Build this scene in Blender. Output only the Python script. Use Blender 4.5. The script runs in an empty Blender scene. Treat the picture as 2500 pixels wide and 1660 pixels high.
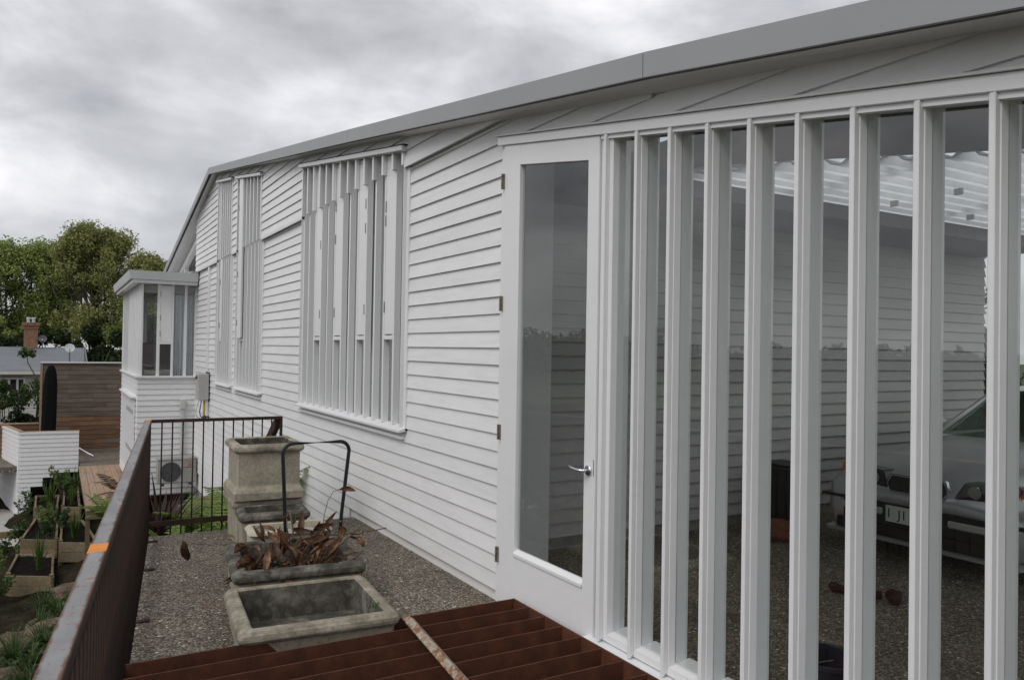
import bpy, bmesh, math, random
import numpy as np
from mathutils import Matrix, Vector, Euler
random.seed(7)
S = bpy.context.scene
COL = S.collection
R = math.radians

# ------------------------------------------------------------------ camera
def make_camera():
    f, W, Hh, cx, cy = 1900.0, 2500.0, 1660.0, 1250.0, 830.0
    wy = np.array([(140 - cx) / f, (837 - cy) / f, 1.0]); wy /= np.linalg.norm(wy)
    hd = np.array([1.0, 0.0166, 0.0])
    n = np.cross(hd, wy); n /= np.linalg.norm(n)
    if n[1] > 0: n = -n
    wx = np.cross(wy, n)
    Rm = np.array([wx, wy, n])                       # world = Rm @ cam
    right, up, fwd = Rm @ [1, 0, 0], Rm @ [0, -1, 0], Rm @ [0, 0, 1]
    M = Matrix(((right[0], up[0], -fwd[0], 0), (right[1], up[1], -fwd[1], 0),
                (right[2], up[2], -fwd[2], 1.77), (0, 0, 0, 1)))
    cd = bpy.data.cameras.new('camera'); cam = bpy.data.objects.new('camera', cd)
    COL.objects.link(cam); cam.matrix_world = M
    cd.sensor_width = 36.0; cd.lens = f / W * 36.0
    cd.clip_start = 0.05; cd.clip_end = 3000
    S.camera = cam
make_camera()

# ------------------------------------------------------------------ sky, sun, exposure
SUN_EL, SUN_AZ = 46.0, 248.0       # azimuth measured clockwise from +Y
def make_sky():
    w = bpy.data.worlds.new("World"); S.world = w; w.use_nodes = True
    nt = w.node_tree; N = nt.nodes; L = nt.links; N.clear()
    out = N.new('ShaderNodeOutputWorld')
    sky = N.new('ShaderNodeTexSky'); sky.sky_type = 'NISHITA'; sky.sun_disc = False
    sky.sun_elevation = R(SUN_EL); sky.sun_rotation = R(SUN_AZ)
    b1 = N.new('ShaderNodeBackground'); b1.inputs[1].default_value = 0.10
    L.new(sky.outputs[0], b1.inputs[0])
    tc = N.new('ShaderNodeTexCoord')
    sep = N.new('ShaderNodeSeparateXYZ'); L.new(tc.outputs['Generated'], sep.inputs[0])
    def math_(op, a, b):
        m = N.new('ShaderNodeMath'); m.operation = op
        for i, q in enumerate((a, b)):
            if hasattr(q, 'is_output'): L.new(q, m.inputs[i])
            else: m.inputs[i].default_value = q
        return m.outputs[0]
    cmb = N.new('ShaderNodeCombineXYZ')
    L.new(sep.outputs[0], cmb.inputs[0]); L.new(sep.outputs[1], cmb.inputs[1])
    L.new(math_('MULTIPLY', sep.outputs[2], 2.1), cmb.inputs[2])
    def noise(scale, detail, dist, rough=0.55):
        n = N.new('ShaderNodeTexNoise'); n.inputs['Scale'].default_value = scale
        n.inputs['Detail'].default_value = detail; n.inputs['Distortion'].default_value = dist
        n.inputs['Roughness'].default_value = rough
        L.new(cmb.outputs[0], n.inputs['Vector']); return n.outputs['Fac']
    f1 = noise(1.9, 4, 0.35, 0.5); f2 = noise(5.5, 9, 0.25, 0.55)
    mixv = math_('ADD', math_('MULTIPLY', f1, 0.68), math_('MULTIPLY', f2, 0.32))
    rp = N.new('ShaderNodeValToRGB'); L.new(mixv, rp.inputs[0])
    e = rp.color_ramp.elements
    e[0].position = 0.39; e[0].color = (0.30, 0.304, 0.325, 1)
    e[1].position = 0.61; e[1].color = (0.86, 0.84, 0.86, 1)
    for p, c in ((0.45, (0.42, 0.424, 0.445)), (0.51, (0.53, 0.534, 0.555)), (0.56, (0.68, 0.683, 0.705))):
        q = e.new(p); q.color = c + (1,)
    b2 = N.new('ShaderNodeBackground'); b2.inputs[1].default_value = 1.0
    L.new(rp.outputs[0], b2.inputs[0])
    mx = N.new('ShaderNodeMixShader'); mx.inputs[0].default_value = 0.93
    L.new(b1.outputs[0], mx.inputs[1]); L.new(b2.outputs[0], mx.inputs[2])
    L.new(mx.outputs[0], out.inputs[0])
make_sky()
def make_sun():
    ld = bpy.data.lights.new('sun', 'SUN'); ld.energy = 1.15; ld.angle = R(35); ld.color = (1, 0.975, 0.945)
    lo = bpy.data.objects.new('sun', ld); COL.objects.link(lo)
    az, el = R(SUN_AZ), R(SUN_EL)
    d = Vector((math.sin(az) * math.cos(el), math.cos(az) * math.cos(el), math.sin(el)))
    lo.rotation_euler = d.to_track_quat('Z', 'Y').to_euler(); lo.location = (-20, -10, 30)
make_sun()
S.view_settings.view_transform = 'Standard'; S.view_settings.look = 'None'
S.view_settings.exposure = 0.29; S.view_settings.gamma = 1.0
S.view_settings.use_curve_mapping = False
S.render.engine = 'CYCLES'
S.cycles.max_bounces = 10; S.cycles.transparent_max_bounces = 16

# ------------------------------------------------------------------ materials
def new_mat(name):
    m = bpy.data.materials.new(name); m.use_nodes = True
    nt = m.node_tree; N = nt.nodes; N.clear()
    o = N.new('ShaderNodeOutputMaterial'); b = N.new('ShaderNodeBsdfPrincipled')
    nt.links.new(b.outputs[0], o.inputs[0])
    return m, nt, b, o
def tex_noise(nt, scale, detail=4, rough=0.55, dist=0.0, stretch=None, coord='Object'):
    N = nt.nodes; tc = N.new('ShaderNodeTexCoord'); src = tc.outputs[coord]
    if stretch:
        mp = N.new('ShaderNodeMapping'); mp.inputs['Scale'].default_value = stretch
        nt.links.new(src, mp.inputs[0]); src = mp.outputs[0]
    n = N.new('ShaderNodeTexNoise'); n.inputs['Scale'].default_value = scale
    n.inputs['Detail'].default_value = detail; n.inputs['Roughness'].default_value = rough
    n.inputs['Distortion'].default_value = dist
    nt.links.new(src, n.inputs['Vector']); return n.outputs['Fac']
def ramp(nt, fac, stops):
    r = nt.nodes.new('ShaderNodeValToRGB'); e = r.color_ramp.elements
    nt.links.new(fac, r.inputs[0])
    e[0].position, e[0].color = stops[0][0], tuple(stops[0][1]) + (1,)
    e[1].position, e[1].color = stops[-1][0], tuple(stops[-1][1]) + (1,)
    for p, c in stops[1:-1]:
        q = e.new(p); q.color = tuple(c) + (1,)
    return r.outputs[0]
def mixc(nt, fac, a, b, mode='MIX'):
    m = nt.nodes.new('ShaderNodeMix'); m.data_type = 'RGBA'; m.blend_type = mode
    for sock, q in ((m.inputs[0], fac), (m.inputs[6], a), (m.inputs[7], b)):
        if hasattr(q, 'is_output'): nt.links.new(q, sock)
        elif isinstance(q, (int, float)): sock.default_value = q
        else: sock.default_value = tuple(q) + (1,)
    return m.outputs[2]
def bump(nt, b, fac, strength, dist=0.01, prev=None):
    bp = nt.nodes.new('ShaderNodeBump'); bp.inputs['Strength'].default_value = strength
    bp.inputs['Distance'].default_value = dist; nt.links.new(fac, bp.inputs['Height'])
    if prev is not None: nt.links.new(prev, bp.inputs['Normal'])
    nt.links.new(bp.outputs[0], b.inputs['Normal']); return bp.outputs[0]
def rnd_value(nt, lo, hi):
    oi = nt.nodes.new('ShaderNodeObjectInfo'); mr = nt.nodes.new('ShaderNodeMapRange')
    mr.inputs[3].default_value = lo; mr.inputs[4].default_value = hi
    nt.links.new(oi.outputs['Random'], mr.inputs[0]); return mr.outputs[0]
def hsv(nt, col, val):
    h = nt.nodes.new('ShaderNodeHueSaturation')
    nt.links.new(col, h.inputs['Color']); nt.links.new(val, h.inputs['Value']); return h.outputs[0]
def simple(name, stops, scale=6, rough=0.6, detail=5, stretch=None, bmp=0.0, bscale=None, rnd=None, metal=0.0, dist=0.0, bdist=0.005, spec=None):
    m, nt, b, o = new_mat(name)
    f = tex_noise(nt, scale, detail, 0.6, dist, stretch)
    c = ramp(nt, f, stops)
    if rnd: c = hsv(nt, c, rnd_value(nt, *rnd))
    nt.links.new(c, b.inputs['Base Color']); b.inputs['Roughness'].default_value = rough
    b.inputs['Metallic'].default_value = metal
    if spec is not None: b.inputs['Specular IOR Level'].default_value = spec
    if bmp:
        g = f if bscale is None else tex_noise(nt, bscale, 6, 0.6, 0, stretch)
        bump(nt, b, g, bmp, bdist)
    return m
M = {}
def paint_mat(name, col, rough=0.42, rnd=(0.965, 1.03), dirt=0.5):
    m, nt, b, o = new_mat(name)
    f = tex_noise(nt, 0.9, 5, 0.6); f2 = tex_noise(nt, 7, 6, 0.65, 0, (1, 0.35, 3))
    c = ramp(nt, f, [(0.3, [k * 0.94 for k in col]), (0.7, col)])
    c = mixc(nt, dirt, c, ramp(nt, f2, [(0.3, (0.86, 0.855, 0.84)), (0.55, (1, 1, 1))]), 'MULTIPLY')
    if rnd: c = hsv(nt, c, rnd_value(nt, *rnd))
    nt.links.new(c, b.inputs['Base Color']); b.inputs['Roughness'].default_value = rough
    g = tex_noise(nt, 55, 4, 0.6, 0, (1, 0.15, 1.0)); bump(nt, b, g, 0.12, 0.002)
    return m
M['board'] = paint_mat('white_board_paint', (0.80, 0.797, 0.80), 0.42, (0.95, 1.03), 0.6)
M['board_inner'] = paint_mat('darker_board_paint', (0.50, 0.49, 0.475))  # board paint set evenly darker for the inner wing
M['trim'] = paint_mat('white_trim_paint', (0.80, 0.80, 0.805), 0.36, None, 0.2)
M['soffit'] = paint_mat('soffit_paint', (0.80, 0.795, 0.78), 0.6, None)
M['fascia'] = simple('grey_fascia_metal', [(0.3, (0.30, 0.31, 0.315)), (0.7, (0.335, 0.345, 0.35))], 1.2, 0.5, rnd=(0.97, 1.03))
M['pale_metal'] = simple('pale_grey_metal', [(0.3, (0.52, 0.53, 0.535)), (0.7, (0.58, 0.585, 0.59))], 1.5, 0.5)
M['ceiling'] = simple('darkened_ceiling', [(0.3, (0.035, 0.034, 0.034)), (0.7, (0.055, 0.054, 0.053))], 3, 0.8)  # soffit white swapped for near black so pane reflections stand out
M['dark_gap'] = simple('dark_gap', [(0.3, (0.02, 0.02, 0.02)), (0.7, (0.03, 0.03, 0.03))], 5, 0.9)
M['roof'] = simple('grey_roof_metal', [(0.3, (0.22, 0.23, 0.24)), (0.7, (0.27, 0.28, 0.29))], 2, 0.5)
M['foundation'] = simple('concrete_base', [(0.3, (0.20, 0.195, 0.185)), (0.7, (0.33, 0.325, 0.31))], 5, 0.85, bmp=0.3, bscale=60)
M['hinge'] = simple('brass_hinge', [(0.3, (0.16, 0.15, 0.12)), (0.7, (0.32, 0.30, 0.25))], 30, 0.45, metal=0.6)
M['chrome'] = simple('satin_chrome', [(0.3, (0.55, 0.56, 0.58)), (0.7, (0.68, 0.69, 0.7))], 20, 0.22, metal=1.0)
M['curtain'] = simple('pale_curtain', [(0.3, (0.74, 0.75, 0.79)), (0.7, (0.84, 0.85, 0.88))], 3, 0.9)
M['blind'] = simple('grey_blind', [(0.3, (0.30, 0.30, 0.30)), (0.7, (0.36, 0.36, 0.36))], 3, 0.9)

def glass_mat(name, ior=1.9, tint=(0.92, 0.94, 0.935)):
    m, nt, b, o = new_mat(name); N = nt.nodes; N.remove(b)
    tr = N.new('ShaderNodeBsdfTransparent'); tr.inputs[0].default_value = tint + (1,)
    gl = N.new('ShaderNodeBsdfGlossy'); gl.inputs['Roughness'].default_value = 0.0
    gl.inputs['Color'].default_value = (1, 1, 1, 1)
    fr = N.new('ShaderNodeFresnel'); fr.inputs[0].default_value = ior
    ge = N.new('ShaderNodeNewGeometry'); fm = N.new('ShaderNodeMath'); fm.operation = 'SUBTRACT'; fm.use_clamp = True
    nt.links.new(fr.outputs[0], fm.inputs[0]); nt.links.new(ge.outputs['Backfacing'], fm.inputs[1])   # the second face of a pane only lets light out
    mx = N.new('ShaderNodeMixShader'); nt.links.new(fm.outputs[0], mx.inputs[0])
    nt.links.new(tr.outputs[0], mx.inputs[1]); nt.links.new(gl.outputs[0], mx.inputs[2])
    nt.links.new(mx.outputs[0], o.inputs[0]); return m
M['glass'] = glass_mat('window_glass')

def aggregate_mat():
    m, nt, b, o = new_mat('exposed_aggregate'); N = nt.nodes; L = nt.links
    tc = N.new('ShaderNodeTexCoord')
    v = N.new('ShaderNodeTexVoronoi'); v.inputs['Scale'].default_value = 84
    L.new(tc.outputs['Object'], v.inputs['Vector'])
    sp = N.new('ShaderNodeSeparateColor'); L.new(v.outputs['Color'], sp.inputs[0])
    c = ramp(nt, sp.outputs[0], [(0.0, (0.055, 0.046, 0.034)), (0.4, (0.15, 0.128, 0.10)), (0.75, (0.285, 0.245, 0.195)), (1.0, (0.44, 0.395, 0.33))])
    e = ramp(nt, v.outputs['Distance'], [(0.25, (1, 1, 1)), (0.75, (0.45, 0.43, 0.40))])
    c = mixc(nt, 1.0, c, e, 'MULTIPLY')
    # scattered white shell flecks
    v2 = N.new('ShaderNodeTexVoronoi'); v2.inputs['Scale'].default_value = 24; v2.inputs['Randomness'].default_value = 1
    mp = N.new('ShaderNodeMapping'); mp.inputs['Scale'].default_value = (1.0, 1.25, 1.0)
    L.new(tc.outputs['Object'], mp.inputs[0]); L.new(mp.outputs[0], v2.inputs['Vector'])
    s2 = N.new('ShaderNodeSeparateColor'); L.new(v2.outputs['Color'], s2.inputs[0])
    gt = N.new('ShaderNodeMath'); gt.operation = 'GREATER_THAN'; gt.inputs[1].default_value = 0.80; L.new(s2.outputs[1], gt.inputs[0])
    thr = N.new('ShaderNodeMapRange'); thr.inputs[3].default_value = 0.12; thr.inputs[4].default_value = 0.36; L.new(s2.outputs[2], thr.inputs[0])
    lt = N.new('ShaderNodeMath'); lt.operation = 'LESS_THAN'; L.new(v2.outputs['Distance'], lt.inputs[0]); L.new(thr.outputs[0], lt.inputs[1])
    mu = N.new('ShaderNodeMath'); mu.operation = 'MULTIPLY'; L.new(gt.outputs[0], mu.inputs[0]); L.new(lt.outputs[0], mu.inputs[1])
    c = mixc(nt, mu.outputs[0], c, (0.66, 0.63, 0.57))
    big = tex_noise(nt, 1.3, 5, 0.65)
    c = mixc(nt, 1.0, c, ramp(nt, big, [(0.3, (0.78, 0.76, 0.74)), (0.6, (1.1, 1.1, 1.08))]), 'MULTIPLY')
    st = tex_noise(nt, 2.6, 3, 0.5)
    c = mixc(nt, ramp(nt, st, [(0.60, (0, 0, 0)), (0.74, (0.45, 0.45, 0.45))]), c, (0.13, 0.075, 0.035))
    L.new(c, b.inputs['Base Color']); b.inputs['Roughness'].default_value = 0.75
    inv = N.new('ShaderNodeMath'); inv.operation = 'SUBTRACT'; inv.inputs[0].default_value = 1; L.new(v.outputs['Distance'], inv.inputs[1])
    bump(nt, b, inv.outputs[0], 0.9, 0.006)
    return m
M['aggregate'] = aggregate_mat()

def rust_mat(name, a, bcol, c3, scale=9, rough=0.8):
    m, nt, b, o = new_mat(name)
    f = tex_noise(nt, scale, 8, 0.65); f2 = tex_noise(nt, scale * 7, 5, 0.7)
    c = ramp(nt, f, [(0.28, a), (0.5, bcol), (0.72, c3)])
    c = mixc(nt, 0.45, c, ramp(nt, f2, [(0.3, (0.55, 0.5, 0.48)), (0.62, (1.15, 1.1, 1.05))]), 'MULTIPLY')
    nt.links.new(c, b.inputs['Base Color']); b.inputs['Roughness'].default_value = rough
    bump(nt, b, f2, 0.35, 0.002); return m
M['rust_red'] = rust_mat('red_brown_rusted_steel', (0.050, 0.016, 0.007), (0.088, 0.027, 0.011), (0.135, 0.044, 0.016))
M['rust_dark'] = rust_mat('dark_rusted_steel', (0.014, 0.010, 0.009), (0.030, 0.016, 0.011), (0.075, 0.030, 0.014), 5)
def millscale():
    m, nt, b, o = new_mat('mill_scale_steel')
    f = tex_noise(nt, 6, 7, 0.6, 0.3, (1.5, 0.6, 1)); c = ramp(nt, f, [(0.3, (0.18, 0.182, 0.188)), (0.7, (0.30, 0.30, 0.305))])
    p = tex_noise(nt, 20, 6, 0.72, 0.2, (1.3, 0.8, 1))
    c = mixc(nt, ramp(nt, p, [(0.61, (0, 0, 0)), (0.65, (1, 1, 1))]), c, (0.05, 0.036, 0.03))
    q = tex_noise(nt, 11, 8, 0.72, 0.6)
    c = mixc(nt, ramp(nt, q, [(0.57, (0, 0, 0)), (0.64, (1, 1, 1))]), c, (0.30, 0.10, 0.035))
    N = nt.nodes; tc = N.new('ShaderNodeTexCoord'); dt = N.new('ShaderNodeVectorMath'); dt.operation = 'DOT_PRODUCT'
    nt.links.new(tc.outputs['Object'], dt.inputs[0]); dt.inputs[1].default_value = (1 / .0265, -.1235 / .0265, 0)
    ad = N.new('ShaderNodeMath'); ad.operation = 'ADD'; ad.inputs[1].default_value = (-.0392 + .0265) / .0265; nt.links.new(dt.outputs['Value'], ad.inputs[0])
    ab = N.new('ShaderNodeMath'); ab.operation = 'ABSOLUTE'; nt.links.new(ad.outputs[0], ab.inputs[0])
    en = tex_noise(nt, 13, 6, 0.7); ma = N.new('ShaderNodeMath'); ma.operation = 'MULTIPLY_ADD'; ma.inputs[1].default_value = 0.9; nt.links.new(en, ma.inputs[0]); nt.links.new(ab.outputs[0], ma.inputs[2])
    mr = N.new('ShaderNodeMapRange'); mr.inputs[1].default_value = 1.14; mr.inputs[2].default_value = 1.38; nt.links.new(ma.outputs[0], mr.inputs[0])
    c = mixc(nt, mr.outputs[0], c, (0.12, 0.052, 0.026))
    nt.links.new(c, b.inputs['Base Color']); b.inputs['Roughness'].default_value = 0.55; b.inputs['Metallic'].default_value = 0.15
    bump(nt, b, p, 0.15, 0.002); return m
M['millscale'] = millscale()
M['orange'] = simple('orange_paint', [(0.3, (0.62, 0.20, 0.02)), (0.7, (0.78, 0.27, 0.03))], 14, 0.6)
def strip_mat():
    m, nt, b, o = new_mat('rusty_whitewashed_steel')
    f = tex_noise(nt, 16, 7, 0.7, 0.3); f2 = tex_noise(nt, 70, 4, 0.7)
    c = ramp(nt, f, [(0.36, (0.16, 0.055, 0.02)), (0.45, (0.26, 0.13, 0.07)), (0.52, (0.36, 0.31, 0.25)), (0.7, (0.46, 0.42, 0.36))])
    c = mixc(nt, 0.6, c, ramp(nt, f2, [(0.35, (0.55, 0.5, 0.45)), (0.6, (1.1, 1.1, 1.1))]), 'MULTIPLY')
    nt.links.new(c, b.inputs['Base Color']); b.inputs['Roughness'].default_value = 0.85
    bump(nt, b, f2, 0.5, 0.003); return m
M['strip'] = strip_mat()
def pot_mat(name, dark, mid, pale):
    m, nt, b, o = new_mat(name)
    f = tex_noise(nt, 5.5, 8, 0.68, 0.2); f2 = tex_noise(nt, 38, 6, 0.7); f3 = tex_noise(nt, 2.2, 4, 0.6)
    c = ramp(nt, f, [(0.30, dark), (0.50, mid), (0.70, pale)])
    c = mixc(nt, 0.7, c, ramp(nt, f2, [(0.3, (0.58, 0.57, 0.55)), (0.58, (1.15, 1.14, 1.12))]), 'MULTIPLY')
    c = mixc(nt, ramp(nt, f3, [(0.56, (0, 0, 0)), (0.7, (0.3, 0.3, 0.3))]), c, (0.12, 0.108, 0.07))
    N = nt.nodes; v = N.new('ShaderNodeTexVoronoi'); v.inputs['Scale'].default_value = 14
    tc = N.new('ShaderNodeTexCoord'); nt.links.new(tc.outputs['Object'], v.inputs['Vector'])
    ring = ramp(nt, v.outputs['Distance'], [(0.10, (0.10, 0.10, 0.10)), (0.30, (0.16, 0.16, 0.16)), (0.42, (0, 0, 0))])
    c = mixc(nt, ring, c, (0.36, 0.35, 0.31))
    nt.links.new(c, b.inputs['Base Color']); b.inputs['Roughness'].default_value = 0.95
    bump(nt, b, f2, 0.7, 0.006); return m
M['pot'] = pot_mat('lichened_concrete', (0.115, 0.10, 0.074), (0.27, 0.24, 0.185), (0.47, 0.43, 0.35))
M['pot_body'] = pot_mat('pale_concrete', (0.24, 0.215, 0.16), (0.34, 0.31, 0.24), (0.42, 0.385, 0.305))
M['pot_pale'] = pot_mat('cream_concrete', (0.36, 0.33, 0.26), (0.48, 0.445, 0.355), (0.56, 0.52, 0.43))
M['pot_dark'] = pot_mat('blackened_concrete', (0.03, 0.028, 0.022), (0.085, 0.078, 0.062), (0.27, 0.255, 0.215))
M['soil'] = simple('black_soil', [(0.3, (0.004, 0.0037, 0.0035)), (0.7, (0.016, 0.0135, 0.011))], 30, 0.95, bmp=1.0, bdist=0.03, spec=0.08)
M['tube'] = simple('black_tube', [(0.3, (0.004, 0.005, 0.006)), (0.7, (0.008, 0.010, 0.011))], 20, 0.5)
def wood(name, a, bcol, c3, rnd=(0.8, 1.2), stretch=(0.6, 9, 9), rough=0.8):
    m, nt, b, o = new_mat(name)
    f = tex_noise(nt, 3.2, 6, 0.62, 0.5, stretch); f2 = tex_noise(nt, 1.1, 4, 0.6)
    c = ramp(nt, f, [(0.28, a), (0.5, bcol), (0.72, c3)])
    c = mixc(nt, 0.6, c, ramp(nt, f2, [(0.3, (0.72, 0.72, 0.74)), (0.65, (1.1, 1.08, 1.05))]), 'MULTIPLY')
    c = hsv(nt, c, rnd_value(nt, *rnd))
    nt.links.new(c, b.inputs['Base Color']); b.inputs['Roughness'].default_value = rough
    bump(nt, b, f, 0.3, 0.003); return m
M['fence'] = wood('weathered_cedar', (0.12, 0.092, 0.073), (0.185, 0.142, 0.113), (0.25, 0.198, 0.16), (0.78, 1.15))
M['fence_warm'] = wood('warm_cedar', (0.12, 0.066, 0.038), (0.20, 0.112, 0.064), (0.27, 0.16, 0.095), (0.7, 1.2))
M['deck'] = wood('new_decking', (0.25, 0.165, 0.105), (0.35, 0.24, 0.16), (0.43, 0.31, 0.21), (0.88, 1.1), (9, 0.6, 9))
M['sleeper'] = wood('pine_sleeper', (0.115, 0.085, 0.05), (0.185, 0.14, 0.082), (0.25, 0.195, 0.12), (0.75, 1.2))
M['black_post'] = simple('charred_timber', [(0.3, (0.003, 0.003, 0.003)), (0.7, (0.008, 0.007, 0.007))], 8, 0.85, stretch=(6, 6, 0.5), bmp=0.4, bdist=0.02, spec=0.2)
M['rock'] = simple('brown_rock', [(0.3, (0.045, 0.032, 0.022)), (0.5, (0.12, 0.083, 0.053)), (0.7, (0.24, 0.18, 0.12))], 7, 0.9, 8, bmp=1.0, bscale=16, bdist=0.04, rnd=(0.75, 1.2))
M['earth'] = simple('garden_earth', [(0.3, (0.010, 0.008, 0.0055)), (0.5, (0.022, 0.018, 0.011)), (0.7, (0.045, 0.038, 0.022))], 2.5, 0.95, 9, bmp=1.0, bscale=20, bdist=0.04, spec=0.08)
M['grassland'] = simple('far_grass', [(0.3, (0.03, 0.045, 0.015)), (0.7, (0.07, 0.09, 0.035))], 0.15, 0.95, 8)
M['pad'] = simple('pale_concrete_pad', [(0.3, (0.36, 0.35, 0.31)), (0.7, (0.45, 0.44, 0.40))], 3, 0.85)
M['bark'] = simple('grey_bark', [(0.3, (0.04, 0.035, 0.028)), (0.7, (0.11, 0.095, 0.075))], 4, 0.9, stretch=(3, 3, 0.6), bmp=0.5, bdist=0.03)
M['twig'] = simple('dry_twig', [(0.3, (0.075, 0.055, 0.038)), (0.7, (0.17, 0.13, 0.09))], 25, 0.85)
def leaf_mat(name, stops, scale=0.6, rough=0.5, transl=0.35, rnd=None):
    m, nt, b, o = new_mat(name); N = nt.nodes
    f = tex_noise(nt, scale, 3, 0.6); f2 = tex_noise(nt, scale * 17, 2, 0.6)
    mth = N.new('ShaderNodeMath'); mth.operation = 'MULTIPLY_ADD'; mth.inputs[1].default_value = 0.55
    nt.links.new(f2, mth.inputs[0])
    m2 = N.new('ShaderNodeMath'); m2.operation = 'MULTIPLY'; m2.inputs[1].default_value = 0.45
    nt.links.new(f, m2.inputs[0]); nt.links.new(m2.outputs[0], mth.inputs[2])
    c = ramp(nt, mth.outputs[0], stops)
    if rnd: c = hsv(nt, c, rnd_value(nt, *rnd))
    nt.links.new(c, b.inputs['Base Color']); b.inputs['Roughness'].default_value = rough
    b.inputs['Specular IOR Level'].default_value = 0.3
    if transl:
        t = N.new('ShaderNodeBsdfTranslucent'); nt.links.new(c, t.inputs[0])
        mx = N.new('ShaderNodeMixShader'); mx.inputs[0].default_value = transl
        nt.links.new(b.outputs[0], mx.inputs[1]); nt.links.new(t.outputs[0], mx.inputs[2]); nt.links.new(mx.outputs[0], o.inputs[0])
    return m
M['tree_leaf'] = leaf_mat('tree_foliage', [(0.36, (0.14, 0.19, 0.05)), (0.5, (0.26, 0.32, 0.095)), (0.64, (0.40, 0.45, 0.16))], 0.35)
M['tree_leaf_brown'] = leaf_mat('olive_foliage', [(0.36, (0.16, 0.175, 0.06)), (0.5, (0.285, 0.30, 0.105)), (0.64, (0.41, 0.415, 0.18))], 0.35)
M['dark_leaf'] = leaf_mat('dark_evergreen', [(0.36, (0.012, 0.022, 0.008)), (0.5, (0.026, 0.042, 0.014)), (0.64, (0.05, 0.075, 0.025))], 0.5)
M['hedge_leaf'] = leaf_mat('hedge_foliage', [(0.36, (0.03, 0.058, 0.018)), (0.5, (0.06, 0.10, 0.03)), (0.64, (0.13, 0.18, 0.06))], 1.0)
M['light_leaf'] = leaf_mat('light_green_foliage', [(0.36, (0.07, 0.11, 0.025)), (0.5, (0.14, 0.19, 0.05)), (0.64, (0.26, 0.30, 0.11))], 1.5)
M['fern_leaf'] = leaf_mat('fern_green', [(0.36, (0.08, 0.13, 0.024)), (0.5, (0.15, 0.215, 0.045)), (0.64, (0.25, 0.32, 0.085))], 2.0)
M['blade'] = leaf_mat('blade_green', [(0.36, (0.04, 0.075, 0.016)), (0.5, (0.085, 0.14, 0.034)), (0.64, (0.16, 0.22, 0.06))], 2.0)
M['bank_blade'] = leaf_mat('bank_grass', [(0.36, (0.03, 0.055, 0.015)), (0.5, (0.062, 0.105, 0.028)), (0.64, (0.125, 0.175, 0.055))], 2.0)
M['red_blade'] = leaf_mat('red_cordyline', [(0.36, (0.028, 0.016, 0.016)), (0.5, (0.055, 0.03, 0.028)), (0.64, (0.10, 0.06, 0.05))], 2.0)
M['dead_leaf'] = leaf_mat('dead_leaf', [(0.36, (0.05, 0.025, 0.014)), (0.5, (0.125, 0.062, 0.033)), (0.64, (0.33, 0.19, 0.115))], 3.0, 0.45, 0.2, (0.35, 1.35))
M['brick'] = simple('red_brick', [(0.3, (0.26, 0.12, 0.07)), (0.7, (0.42, 0.24, 0.15))], 6, 0.9, rnd=(0.7, 1.25))
M['mortar'] = simple('mortar', [(0.3, (0.32, 0.28, 0.22)), (0.7, (0.42, 0.38, 0.31))], 6, 0.9)
M['cream'] = paint_mat('cream_paint', (0.62, 0.60, 0.54), 0.6, None)
M['slate'] = simple('grey_painted_roof', [(0.3, (0.135, 0.15, 0.165)), (0.7, (0.17, 0.185, 0.20))], 1.5, 0.6)
M['dish'] = simple('dish_grey', [(0.3, (0.50, 0.51, 0.52)), (0.7, (0.58, 0.58, 0.59))], 4, 0.5)
M['dish_dark'] = simple('dish_dark_grey', [(0.3, (0.05, 0.055, 0.06)), (0.7, (0.08, 0.085, 0.09))], 4, 0.5)
M['ac_body'] = simple('beige_enamel', [(0.3, (0.27, 0.262, 0.235)), (0.7, (0.36, 0.35, 0.315))], 3, 0.5)
M['ac_dark'] = simple('dark_grille', [(0.3, (0.04, 0.042, 0.042)), (0.7, (0.075, 0.077, 0.077))], 8, 0.6)
M['pipe_grey'] = simple('pale_grey_plastic', [(0.3, (0.50, 0.50, 0.48)), (0.7, (0.58, 0.58, 0.56))], 3, 0.5)
M['box_grey'] = simple('grey_enamel', [(0.3, (0.40, 0.39, 0.375)), (0.7, (0.46, 0.45, 0.435))], 3, 0.45)
M['yellow'] = simple('yellow_pipe', [(0.3, (0.55, 0.34, 0.02)), (0.7, (0.68, 0.44, 0.04))], 10, 0.5)
M['cable'] = simple('grey_cable', [(0.3, (0.08, 0.085, 0.09)), (0.7, (0.14, 0.15, 0.16))], 10, 0.5)
M['cabinet'] = simple('dark_red_cabinet', [(0.3, (0.07, 0.022, 0.016)), (0.7, (0.11, 0.038, 0.028))], 3, 0.4, stretch=(1, 1, 8))
M['room'] = simple('room_plaster', [(0.3, (0.30, 0.285, 0.26)), (0.7, (0.36, 0.34, 0.31))], 2, 0.9)
M['floorwood'] = simple('timber_floor', [(0.3, (0.10, 0.075, 0.04)), (0.7, (0.16, 0.12, 0.065))], 5, 0.5)
M['silver'] = simple('silver_car_paint', [(0.3, (0.56, 0.565, 0.57)), (0.7, (0.60, 0.605, 0.61))], 2, 0.25, metal=0.45)
M['black_plastic'] = simple('black_trim', [(0.3, (0.010, 0.010, 0.011)), (0.7, (0.018, 0.018, 0.019))], 10, 0.4)
M['tyre'] = simple('tyre_rubber', [(0.3, (0.010, 0.010, 0.010)), (0.7, (0.02, 0.02, 0.02))], 20, 0.8)
M['car_glass'] = glass_mat('car_glass', 1.6, (0.35, 0.42, 0.40))
M['lamp_glass'] = simple('headlamp_dark', [(0.3, (0.02, 0.021, 0.022)), (0.7, (0.04, 0.041, 0.042))], 12, 0.12)
M['amber'] = simple('amber_lens', [(0.3, (0.55, 0.12, 0.02)), (0.7, (0.68, 0.18, 0.03))], 12, 0.2)
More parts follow.
